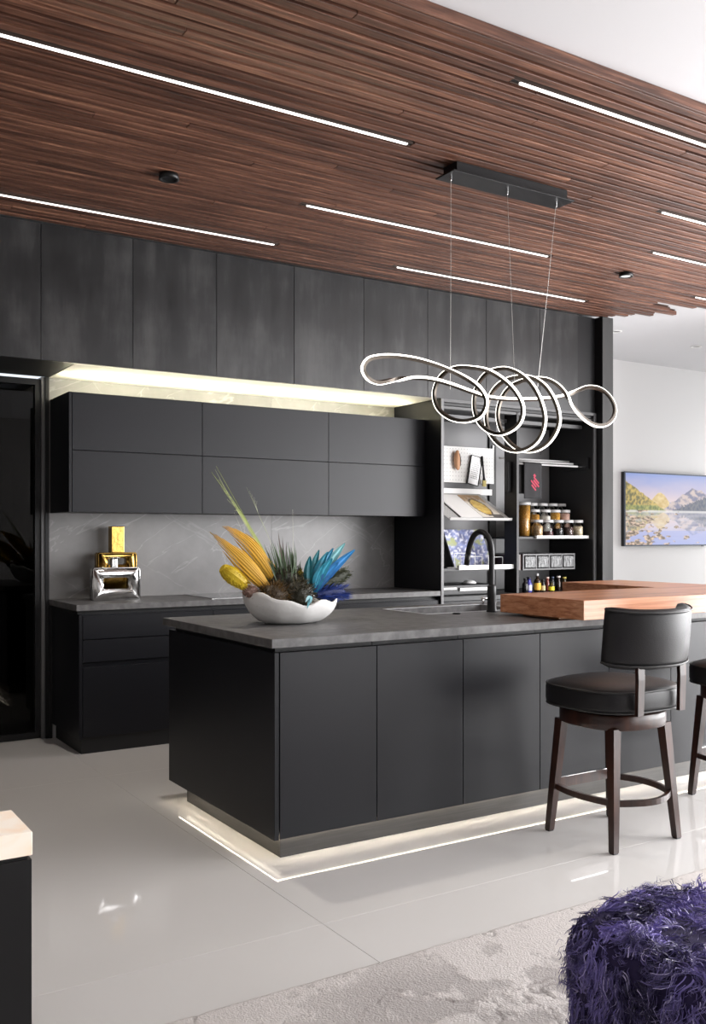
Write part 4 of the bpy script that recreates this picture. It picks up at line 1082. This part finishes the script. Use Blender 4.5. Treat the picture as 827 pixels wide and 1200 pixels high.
# dark green needle tuft
v = []; f = []
q = Acc()
for k in range(46):
    bx = 338 + random.uniform(-8, 14); tx = 342 + (bx - 338) * 2.2 + random.uniform(-24, -4); ty = random.uniform(632, 672); dy = random.uniform(-0.03, 0.06)
    q.add(leaf_vf(BP(bx, 697, dy), BP(tx, ty, dy + random.uniform(-0.03, 0.03)), random.uniform(0.005, 0.011), (0.01, 0, 0), (random.uniform(-.6, .6), -1, 0), 5))
o = q.link('needle_tuft', 'leafcol'); colour_leaf(o, (0.030, 0.062, 0.012), (0.035, 0.070, 0.024), 0.6); tag(o, 'dark green needle-leaved tuft in the middle of the bowl', 'foliage'); solid(o, 0.0008)
q = Acc()
for k in range(5):
    q.add(leaf_vf(BP(348, 690, .04), BP(333 + k * 5, 622 + k * 6, .05), 0.010, (-0.012, 0, 0), (0, -1, 0), 7))
o = q.link('twig_leaves', 'leafcol'); colour_leaf(o, (0.09, 0.06, 0.04), (0.16, 0.15, 0.17), 0.4); solid(o, 0.0008); tag(o, 'grey-purple slender leaves standing behind the green tuft', 'foliage')
# moss clumps: bristly mounds
def clump(lab, centre, rx, ry, rz, n, ln, c0, c1, dirx=0.0, cat='moss', name='moss_clump'):
    C0 = Vector(BP(*centre)); q = Acc(); cols = []
    bm = bmesh.new(); bmesh.ops.create_icosphere(bm, subdivisions=3, radius=1.0)
    for w in bm.verts:
        k = 1 + 0.16 * noise.noise(w.co * 3.1 + C0 * 9); w.co = Vector((w.co.x * rx * k, w.co.y * ry * k, w.co.z * rz * k)) + C0
    vf = bm_to(bm); q.add(vf); cols += [mixc(c0, c1, 0.15)] * len(vf[0])
    for _ in range(n):
        d = Vector((random.gauss(dirx, 1), random.gauss(-0.3, 1), random.gauss(0.4, 1))).normalized()
        p = C0 + Vector((d.x * rx, d.y * ry, d.z * rz)); e = p + (d + Vector((random.gauss(0, .4), random.gauss(0, .4), random.gauss(0, .4)))) * ln * random.uniform(0.5, 1.2)
        vf = leaf_vf(p, e, random.uniform(0.0025, 0.005), (0, 0, 0), (random.gauss(0, 1), -1, random.gauss(0, 1)), 2); q.add(vf)
        c = mixc(c0, c1, random.random()); cols += [c] * len(vf[0])
    o = q.link(name, 'leafcol'); set_col(o, cols); return tag(o, lab, cat)
clump('golden-brown moss mound at the front of the bowl under the yellow leaves', (326, 697, -0.06), 0.075, 0.055, 0.052, 420, 0.026, (0.02, 0.012, 0.003), (0.17, 0.085, 0.010))
clump('dark olive moss mound in the middle of the bowl', (353, 697, -0.06), 0.078, 0.055, 0.066, 480, 0.026, (0.008, 0.008, 0.002), (0.06, 0.045, 0.010))
clump('dark bronze moss at the back of the bowl below the green tuft', (340, 684, 0.03), 0.10, 0.06, 0.07, 420, 0.032, (0.010, 0.009, 0.003), (0.05, 0.045, 0.01))
clump('small bright yellow moss tuft beside the turquoise leaves', (358, 676, 0.02), 0.026, 0.02, 0.026, 90, 0.012, (0.30, 0.22, 0.01), (0.62, 0.50, 0.03))
clump('pinkish dried bloom tucked behind the left rim of the bowl', (300, 692, -0.03), 0.040, 0.03, 0.030, 90, 0.014, (0.16, 0.08, 0.06), (0.50, 0.36, 0.28), cat='dried flower', name='dried_bloom')
# bristly dark green cone leaning right
def cone_spike(lab, a, b, r, n, ln, c0, c1, name):
    A, B = Vector(a), Vector(b); q = Acc(); cols = []
    vf = tube_vf([A.lerp(B, k / 6) for k in range(7)], [r * (0.5 + 0.5 * math.sin(math.pi * (k / 6) ** 0.8)) * (1 if k < 6 else 0.4) for k in range(7)], 10); q.add(vf); cols += [mixc(c0, c1, 0.2)] * len(vf[0])
    D = (B - A).normalized()
    for _ in range(n):
        s = random.random(); p = A.lerp(B, s); d = Vector((random.gauss(0, 1), random.gauss(0, 1), random.gauss(0, 1))); d -= D * d.dot(D); d.normalize()
        rr = r * (0.5 + 0.5 * math.sin(math.pi * s ** 0.8)); st_ = p + d * rr * 0.9; vf = leaf_vf(st_, st_ + (d * 0.6 + D * 0.9) * ln * random.uniform(0.6, 1.2), random.uniform(0.003, 0.006), (0, 0, 0), d.cross(D) + d * 0.3, 2); q.add(vf)
        cols += [mixc(c0, c1, random.random())] * len(vf[0])
    o = q.link(name, 'leafcol'); set_col(o, cols); return tag(o, lab, 'foliage')
cone_spike('bristly dark green spike leaning out over the right rim', BP(380, 691, 0.0), BP(419, 672, 0.03), 0.036, 420, 0.020, (0.012, 0.016, 0.006), (0.055, 0.065, 0.018), 'green_spike')
cone_spike('second thinner dark brown-green spike behind the blue leaves', BP(378, 690, 0.06), BP(405, 661, 0.09), 0.022, 240, 0.016, (0.015, 0.014, 0.006), (0.06, 0.055, 0.02), 'green_spike')
cone_spike('deep blue feathery plume lying over the right rim', BP(376, 699, -0.03), BP(412, 696, -0.01), 0.030, 460, 0.042, (0.003, 0.012, 0.09), (0.008, 0.045, 0.30), 'blue_plume')
cone_spike('bright yellow fuzzy seed head at the rim of the bowl', BP(269, 664, -0.02), BP(296, 686, -0.02), 0.040, 700, 0.010, (0.50, 0.34, 0.008), (0.76, 0.58, 0.02), 'seed_head')
# blue and turquoise blades
blades = [((369, 652), 0.045, (0.004, 0.13, 0.17), (0.010, 0.21, 0.26), 'short upright teal blade nearest the green tuft'),
          ((381, 645), 0.040, (0.004, 0.14, 0.18), (0.012, 0.22, 0.27), 'upright teal blade, second from the green tuft'),
          ((391, 647), 0.043, (0.004, 0.16, 0.26), (0.010, 0.26, 0.38), 'turquoise blade in the middle of the blue fan'),
          ((399, 643), 0.040, (0.003, 0.15, 0.30), (0.010, 0.24, 0.42), 'bright turquoise blade among the blue fan'),
          ((414, 637), 0.050, (0.006, 0.20, 0.25), (0.25, 0.55, 0.58), 'long turquoise blade with a whitish tip'),
          ((426, 645), 0.045, (0.002, 0.07, 0.36), (0.02, 0.26, 0.58), 'long royal blue blade leaning furthest outward'),
          ((395, 655), 0.050, (0.004, 0.20, 0.33), (0.03, 0.36, 0.50), 'broad turquoise blade in front of the fan'),
          ((384, 662), 0.045, (0.004, 0.18, 0.30), (0.02, 0.32, 0.44), 'short broad turquoise blade low in the fan'),
          ((403, 660), 0.045, (0.003, 0.10, 0.34), (0.01, 0.20, 0.48), 'short royal blue blade low in the fan')]
for k, (tip, w, c0, c1, lab) in enumerate(blades):
    dy = [-0.02, 0.02, 0.0, 0.03, 0.04, 0.02, -0.04, -0.05, -0.03][k]
    v, f = leaf_vf(BP(368 + k * 0.8, 697, -0.03), BP(*tip, dy), w, (-0.01, 0, 0.008), (0.1 * (k - 4), -1, 0.2), 12, lambda s: max(0.08, max(0.0, math.sin(math.pi * (0.10 + 0.88 * s))) ** 0.8), pleat=1)
    o = link_mesh('blue_leaf', v, f, 'leafcol'); colour_leaf(o, tuple(x * 0.75 for x in c0), tuple(x * 0.85 for x in c1), 0.25); solid(o); tag(o, lab, 'dried leaf', 'blue and turquoise blades')
q = Acc()
for (x, y, l) in ((360, 712, 0.03), (364, 706, 0.03), (358, 704, 0.025)): q.add(leaf_vf(BP(366, 698, -0.16), BP(x, y, -0.19), 0.014, (0, 0, 0.01), (0, -1, 0.3), 4))
o = q.link('curled_leaf', 'leafcol'); colour_leaf(o, (0.05, 0.28, 0.34), (0.30, 0.52, 0.56), 0.2); solid(o); tag(o, 'small pale turquoise curled leaf hanging over the rim', 'dried leaf')

# everything stuck into the moss moves as one arrangement: gather the pieces as its parts
ar = thing('dried_arrangement', 'colourful dried arrangement of yellow palm, green grass, moss and blue blades in the white bowl', 'dried flowers', (BX, BY, HC + 0.03))
KINDS = ('palm_leaf', 'seed_head', 'grass_tuft', 'needle_tuft', 'twig_leaves', 'moss_clump', 'dried_bloom', 'green_spike', 'blue_plume', 'blue_leaf', 'curled_leaf')
for o in list(COL.objects):
    if o.type == 'MESH' and o.parent is None and o.name.split('.')[0] in KINDS:
        o.parent = ar; o.location = o.location - ar.location
        for key in ('category', 'group'):
            if key in o: del o[key]

# ================================================================== STOOLS
def rsq(a, b, p, n):
    """superellipse outline"""
    out = []
    for j in range(n):
        q = 2 * math.pi * j / n; c, s = math.cos(q), math.sin(q)
        out.append((a * math.copysign(abs(c) ** (2 / p), c), b * math.copysign(abs(s) ** (2 / p), s)))
    return out
def loft_vf(layers, cap=True):
    n = len(layers[0]); v = [p for L in layers for p in L]; f = []
    for k in range(len(layers) - 1):
        for j in range(n):
            f.append((k * n + j, k * n + (j + 1) % n, (k + 1) * n + (j + 1) % n, (k + 1) * n + j))
    if cap:
        f.append(tuple(reversed(range(n)))); f.append(tuple((len(layers) - 1) * n + j for j in range(n)))
    return v, f
def stool(cx, cy, swivel, lab):
    t = thing('bar_stool', lab, 'bar stool', (cx, cy, 0.0), 'bar stools at the breakfast bar')
    n = 56
    R = Matrix.Rotation(swivel, 3, 'Z')
    def W(p): return tuple(R @ Vector(p) + Vector((cx, cy, 0)))
    # swivelling upper part: cushion, posts, back
    lay = []
    for (k, z) in ((0.93, 0.590), (0.985, 0.597), (1.0, 0.612), (1.0, 0.668), (0.985, 0.680), (0.93, 0.690), (0.80, 0.700), (0.55, 0.708), (0.25, 0.712), (0.02, 0.713)):
        lay.append([W((x * k, y * k, z)) for x, y in rsq(0.272, 0.252, 3.0, n)])
    v, f = loft_vf(lay); cu = link_mesh('seat_cushion', v, f, 'leather', t, True)
    for z in (0.594, 0.681):
        v, f = tube_vf([W((x * 0.987, y * 0.987, z)) for x, y in rsq(0.272, 0.252, 3.0, 44)], 0.0042, 6, closed=True); link_mesh('piping', v, f, 'piping', cu, True)
    # curved backrest: arc around the rear, z .782-1.04
    RB = 0.296; half = 0.98; cyb = 0.012; lay = []; m = 22
    prof = [(-0.026, 0.800), (-0.028, 0.790), (0.0, 0.780), (0.026, 0.788), (0.034, 0.82), (0.036, 0.92), (0.034, 1.005), (0.026, 1.026), (0.004, 1.038), (-0.024, 1.034), (-0.032, 1.015), (-0.032, 0.92)]
    for i in range(m + 1):
        a = -half + 2 * half * i / m
        e = 1.0
        edge = min(i, m - i)
        if edge == 0: e = 0.55
        elif edge == 1: e = 0.9
        L = []
        for (o, z) in prof:
            zz = 0.911 + (z - 0.911) * (0.93 if edge == 0 else (0.985 if edge == 1 else 1)) + 0.016 * (a / half) ** 4
            r = RB + o * e
            x, y = r * math.sin(a), cyb - r * math.cos(a)
            tilt = -(zz - 0.78) * 0.10
            L.append(W((x, y + tilt, zz)))
        lay.append(L)
    v, f = loft_vf(lay); bk = link_mesh('backrest', v, f, 'leather', t, True)
    for (o, zz0) in ((0.0335, 1.024), (0.034, 0.797)):
        pts = []
        for i in range(m + 1):
            a = -half + 2 * half * i / m; zz = zz0 + 0.016 * (a / half) ** 4; r = RB + o * (0.6 if i in (0, m) else 1)
            pts.append(W((r * math.sin(a), cyb - r * math.cos(a) - (zz - 0.78) * 0.10, zz)))
        v, f = tube_vf(pts, 0.0038, 6); link_mesh('piping', v, f, 'piping', bk, True)
    for s in (-1, 1):
        x = s * 0.135
        lay = []
        for (z, y, hw, hd) in ((0.588, -0.265, 0.018, 0.009), (0.65, -0.267, 0.019, 0.009), (0.74, -0.270, 0.020, 0.009), (0.785, -0.268, 0.020, 0.009), (0.80, -0.264, 0.020, 0.009)):
            lay.append([W((x - hw, y - hd, z)), W((x + hw, y - hd, z)), W((x + hw, y + hd, z)), W((x - hw, y + hd, z))])
        v, f = loft_vf(lay); link_mesh('back_post', v, f, 'stool_wood', t)
    # swivel plate + round apron
    v, f = lathe_vf([(0.12, 0.575), (0.12, 0.589)], cx, cy, 24); link_mesh('swivel_plate', v, f, 'black_metal', t, True)
    lay = []
    for (k, z) in ((0.985, 0.510), (1.0, 0.514), (1.0, 0.571), (0.985, 0.575)):
        lay.append([(cx + x * k, cy + y * k, z) for x, y in rsq(0.215, 0.215, 2.6, n)])
    v, f = loft_vf(lay); link_mesh('apron', v, f, 'stool_wood', t, True)
    # splayed legs
    for sx in (-1, 1):
        for sy in (-1, 1):
            lay = []
            for k in range(5):
                s = k / 4
                px = cx + sx * (0.200 - 0.040 * s); py = cy + sy * (0.192 - 0.038 * s); z = 0.006 + s * (0.518 - 0.006)
                h = 0.015 + 0.007 * s
                lay.append([(px - h, py - h, z), (px + h, py - h, z), (px + h, py + h, z), (px - h, py + h, z)])
            v, f = loft_vf(lay); lg = link_mesh('leg', v, f, 'stool_wood', t)
            px = cx + sx * 0.200; py = cy + sy * 0.192
            box('foot_pad', px - 0.013, px + 0.013, py - 0.013, py + 0.013, 0.0, 0.006, 'black', lg)
    # footrest: front flat rail and bowed rails on the other sides
    def bowed(p0, p1, out, z, h, w):
        lay = []
        for k in range(13):
            s = k / 12; c = Vector((p0[0] + (p1[0] - p0[0]) * s, p0[1] + (p1[1] - p0[1]) * s, z)) + Vector((out[0], out[1], 0)) * math.sin(math.pi * s)
            d = Vector(out).normalized() if Vector(out).length > 1e-6 else Vector((0, 1, 0)); d = Vector((d.x, d.y, 0)); d.normalize()
            lay.append([tuple(c - d * w + Vector((0, 0, -h))), tuple(c + d * w + Vector((0, 0, -h))), tuple(c + d * w + Vector((0, 0, h))), tuple(c - d * w + Vector((0, 0, h)))])
        return loft_vf(lay)
    e = 0.176
    v, f = bowed((cx - e + .0, cy - e, 0), (cx + e, cy - e, 0), (0, -0.065), 0.205, 0.013, 0.009); link_mesh('foot_ring', v, f, 'stool_wood', t)
    v, f = bowed((cx - e, cy + e, 0), (cx - e, cy - e, 0), (-0.030, 0), 0.205, 0.013, 0.009); link_mesh('foot_ring', v, f, 'stool_wood', t)
    v, f = bowed((cx + e, cy - e, 0), (cx + e, cy + e, 0), (0.055, 0), 0.205, 0.013, 0.009); link_mesh('foot_ring', v, f, 'stool_wood', t)
    fr_ = box('footrest', cx - e + 0.012, cx + e - 0.012, cy + e - 0.012, cy + e + 0.012, 0.196, 0.242, 'stool_wood', t)
    box('kick_plate', cx - e + 0.02, cx + e - 0.02, cy + e - 0.0135, cy + e + 0.0135, 0.2422, 0.2455, 'chrome', fr_)
    return t
stool(3.295, 3.020, 0.02, 'charcoal leather bar stool with its whole curved back turned to the room')
stool(4.350, 3.070, 0.10, 'charcoal leather bar stool farther from the flower bowl, past the first stool')

# ================================================================== RUG
random.seed(5)
def rug():
    x0, x1, y0, y1 = 0.72, 4.22, 0.40, 2.485
    nx, ny = 470, 280; v = []; cols = []; f = []
    for j in range(ny + 1):
        for i in range(nx + 1):
            x = x0 + (x1 - x0) * i / nx; y = y0 + (y1 - y0) * j / ny
            big = fbm(x * 1.6 + 4, y * 1.6, 1, 4); med = fbm(x * 6 + 1, y * 6 + 9, 2, 5); fine = noise.noise(Vector((x * 70, y * 70, 3)))
            vein = abs(fbm(x * 2.0 + 7, y * 2.0 + 2, 6, 5)); gate = max(0, min(1, 2.2 * fbm(x * 1.7, y * 1.7 + 20, 14, 2) + 0.45))
            m = max(0, 1 - vein / 0.020) * gate
            patch = max(0, min(1, (med * 0.8 + big * 0.9 - 0.16) * 6)) * (0.55 + 0.45 * gate)
            edge = max(0, 1 - abs(med * 0.8 + big * 0.9 - 0.16) / 0.022)
            z = 0.016 + 0.0008 * fine - 0.0035 * m - 0.0025 * patch - 0.002 * edge
            if i in (0, nx) or j in (0, ny): z = 0.0006
            c = mixc((0.61, 0.57, 0.545), (0.39, 0.36, 0.345), patch * 0.8)
            c = mixc(c, (0.30, 0.275, 0.262), max(m, edge * 0.75))
            k = 1 + 0.10 * fine
            v.append((x + 0.004 * random.uniform(-1, 1) * (i in (0, nx)), y + 0.004 * random.uniform(-1, 1) * (j in (0, ny)), z)); cols.append((c[0] * k, c[1] * k, c[2] * k))
    for j in range(ny):
        for i in range(nx):
            a = j * (nx + 1) + i; f.append((a, a + 1, a + nx + 2, a + nx + 1))
    o = link_mesh('rug', v, f, 'rug', None, True); set_col(o, cols)
    tag(o, 'pale beige carved-pile rug under the purple pouf', 'rug')
rug()

# ================================================================== FUR POUF
def pouf(cx, cy):
    z0, z1, R0, rc = 0.020, 0.425, 0.282, 0.07
    t = thing('fur_pouf', 'shaggy purple fur pouf standing on the beige rug', 'pouf', (cx, cy, z0))
    prof = [(R0 * 0.9, z0 + 0.001), (R0, z0 + 0.03)]
    for k in range(8): prof.append((R0, z0 + 0.03 + (z1 - rc - z0 - 0.03) * (k + 1) / 8))
    for k in range(1, 9): a = k / 8 * math.pi / 2; prof.append((R0 - rc + rc * math.cos(a), z1 - rc + rc * math.sin(a)))
    prof += [(0.08, z1 + 0.004), (0.01, z1 + 0.005)]
    n = 40; v = []; f = []
    for r, z in prof:
        for (x, y) in rsq(r, r, 3.2, n): v.append((cx + x, cy + y, z))
    for i in range(len(prof) - 1):
        for j in range(n): f.append((i * n + j, i * n + (j + 1) % n, (i + 1) * n + (j + 1) % n, (i + 1) * n + j))
    f.append(tuple(reversed(range(n)))); f.append(tuple((len(prof) - 1) * n + j for j in range(n)))
    M['pouf_core'] = simple('pouf_core', (0.02, 0.012, 0.06, 1), 0.9)
    link_mesh('body', v, f, 'pouf_core', t, True)
    rnd = random.Random(21); gv = []; gf = []; gc = []
    def surf():
        if rnd.random() < 0.40:
            r = R0 * math.sqrt(rnd.random()) * 0.98; a = rnd.uniform(0, 2 * math.pi); x, y = r * math.cos(a), r * math.sin(a)
            sc = 1 / max(1e-6, (abs(math.cos(a)) ** 3.2 + abs(math.sin(a)) ** 3.2)) ** (1 / 3.2); x *= sc; y *= sc
            e = max(0, (r - (R0 - rc)) / rc); z = z1 - rc + rc * math.sqrt(max(0, 1 - e * e)); nn_ = Vector((math.cos(a) * e, math.sin(a) * e, 1.05 - e)).normalized()
        else:
            a = rnd.uniform(0, 2 * math.pi); z = rnd.uniform(z0 + 0.02, z1 - rc * 0.5)
            sc = 1 / (abs(math.cos(a)) ** 3.2 + abs(math.sin(a)) ** 3.2) ** (1 / 3.2); x, y = R0 * sc * math.cos(a), R0 * sc * math.sin(a); nn_ = Vector((math.cos(a), math.sin(a), 0.15)).normalized()
        return Vector((cx + x, cy + y, z)), nn_
    for lock in range(2300):
        p, nn_ = surf()
        flow = Vector((noise.noise(p * 11), noise.noise(p * 11 + Vector((7, 3, 1))), noise.noise(p * 11 + Vector((1, 9, 5)))))
        tone = 0.42 + 0.9 * noise.noise(p * 9 + Vector((3, 3, 3))) + rnd.uniform(-0.25, 0.25) + (0.12 if nn_.z > 0.6 else 0)  # strands on top painted lighter, as if lit from above
        ln = rnd.uniform(0.05, 0.10); ph = rnd.uniform(0, 6.28); fr_ = rnd.uniform(5, 11); amp = rnd.uniform(0.008, 0.020)
        g = -0.75 if nn_.z < 0.6 else -0.10
        d0 = (nn_ * 0.45 + flow * 1.7 + Vector((0, 0, g))).normalized()
        if d0.dot(nn_) < 0.10: d0 = (d0 + nn_ * 0.45).normalized()
        sd = d0.cross(Vector((0.3, 0.5, 0.8))).normalized(); s2 = d0.cross(sd)
        curl = nn_ * -0.045 + Vector((0, 0, -0.015))
        for h in range(11):
            off = (sd * rnd.gauss(0, 1) + s2 * rnd.gauss(0, 1)) * 0.008
            w = rnd.uniform(0.0010, 0.0022); L = ln * rnd.uniform(0.75, 1.1); segs = 7; k0 = len(gv)
            ja = rnd.gauss(0, 0.35); stray = rnd.random() < 0.10
            ws_ = sd * math.cos(ph + h) + s2 * math.sin(ph + h)
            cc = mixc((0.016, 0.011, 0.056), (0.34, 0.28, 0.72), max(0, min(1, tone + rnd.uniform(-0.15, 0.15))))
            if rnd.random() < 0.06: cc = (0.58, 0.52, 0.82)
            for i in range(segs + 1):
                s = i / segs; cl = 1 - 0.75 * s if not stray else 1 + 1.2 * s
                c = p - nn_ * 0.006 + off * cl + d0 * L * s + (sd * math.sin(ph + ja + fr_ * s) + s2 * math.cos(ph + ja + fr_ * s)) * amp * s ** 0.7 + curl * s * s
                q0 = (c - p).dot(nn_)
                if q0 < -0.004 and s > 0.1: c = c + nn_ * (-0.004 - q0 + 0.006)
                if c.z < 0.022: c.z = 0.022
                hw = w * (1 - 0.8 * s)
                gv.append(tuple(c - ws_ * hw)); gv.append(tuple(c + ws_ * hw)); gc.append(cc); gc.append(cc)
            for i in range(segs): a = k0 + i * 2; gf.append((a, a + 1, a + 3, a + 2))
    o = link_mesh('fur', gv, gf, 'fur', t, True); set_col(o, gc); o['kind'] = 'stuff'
pouf(1.912, 1.443)

# ================================================================== LIT ONYX SIDE TABLE
ot = thing('onyx_side_table', 'black side table with a glowing onyx slab on top', 'side table', (0.46, 2.52, 0.0))
box('base', 0.335, 0.5905, 2.4115, 2.630, 0.0, 0.552, 'black_metal', ot, bev=0.001)
box('shadow_gap', 0.345, 0.582, 2.42, 2.62, 0.5521, 0.5618, 'black', ot)
box('onyx_top', 0.330, 0.592, 2.410, 2.632, 0.562, 0.620, 'onyx', ot, bev=0.002)
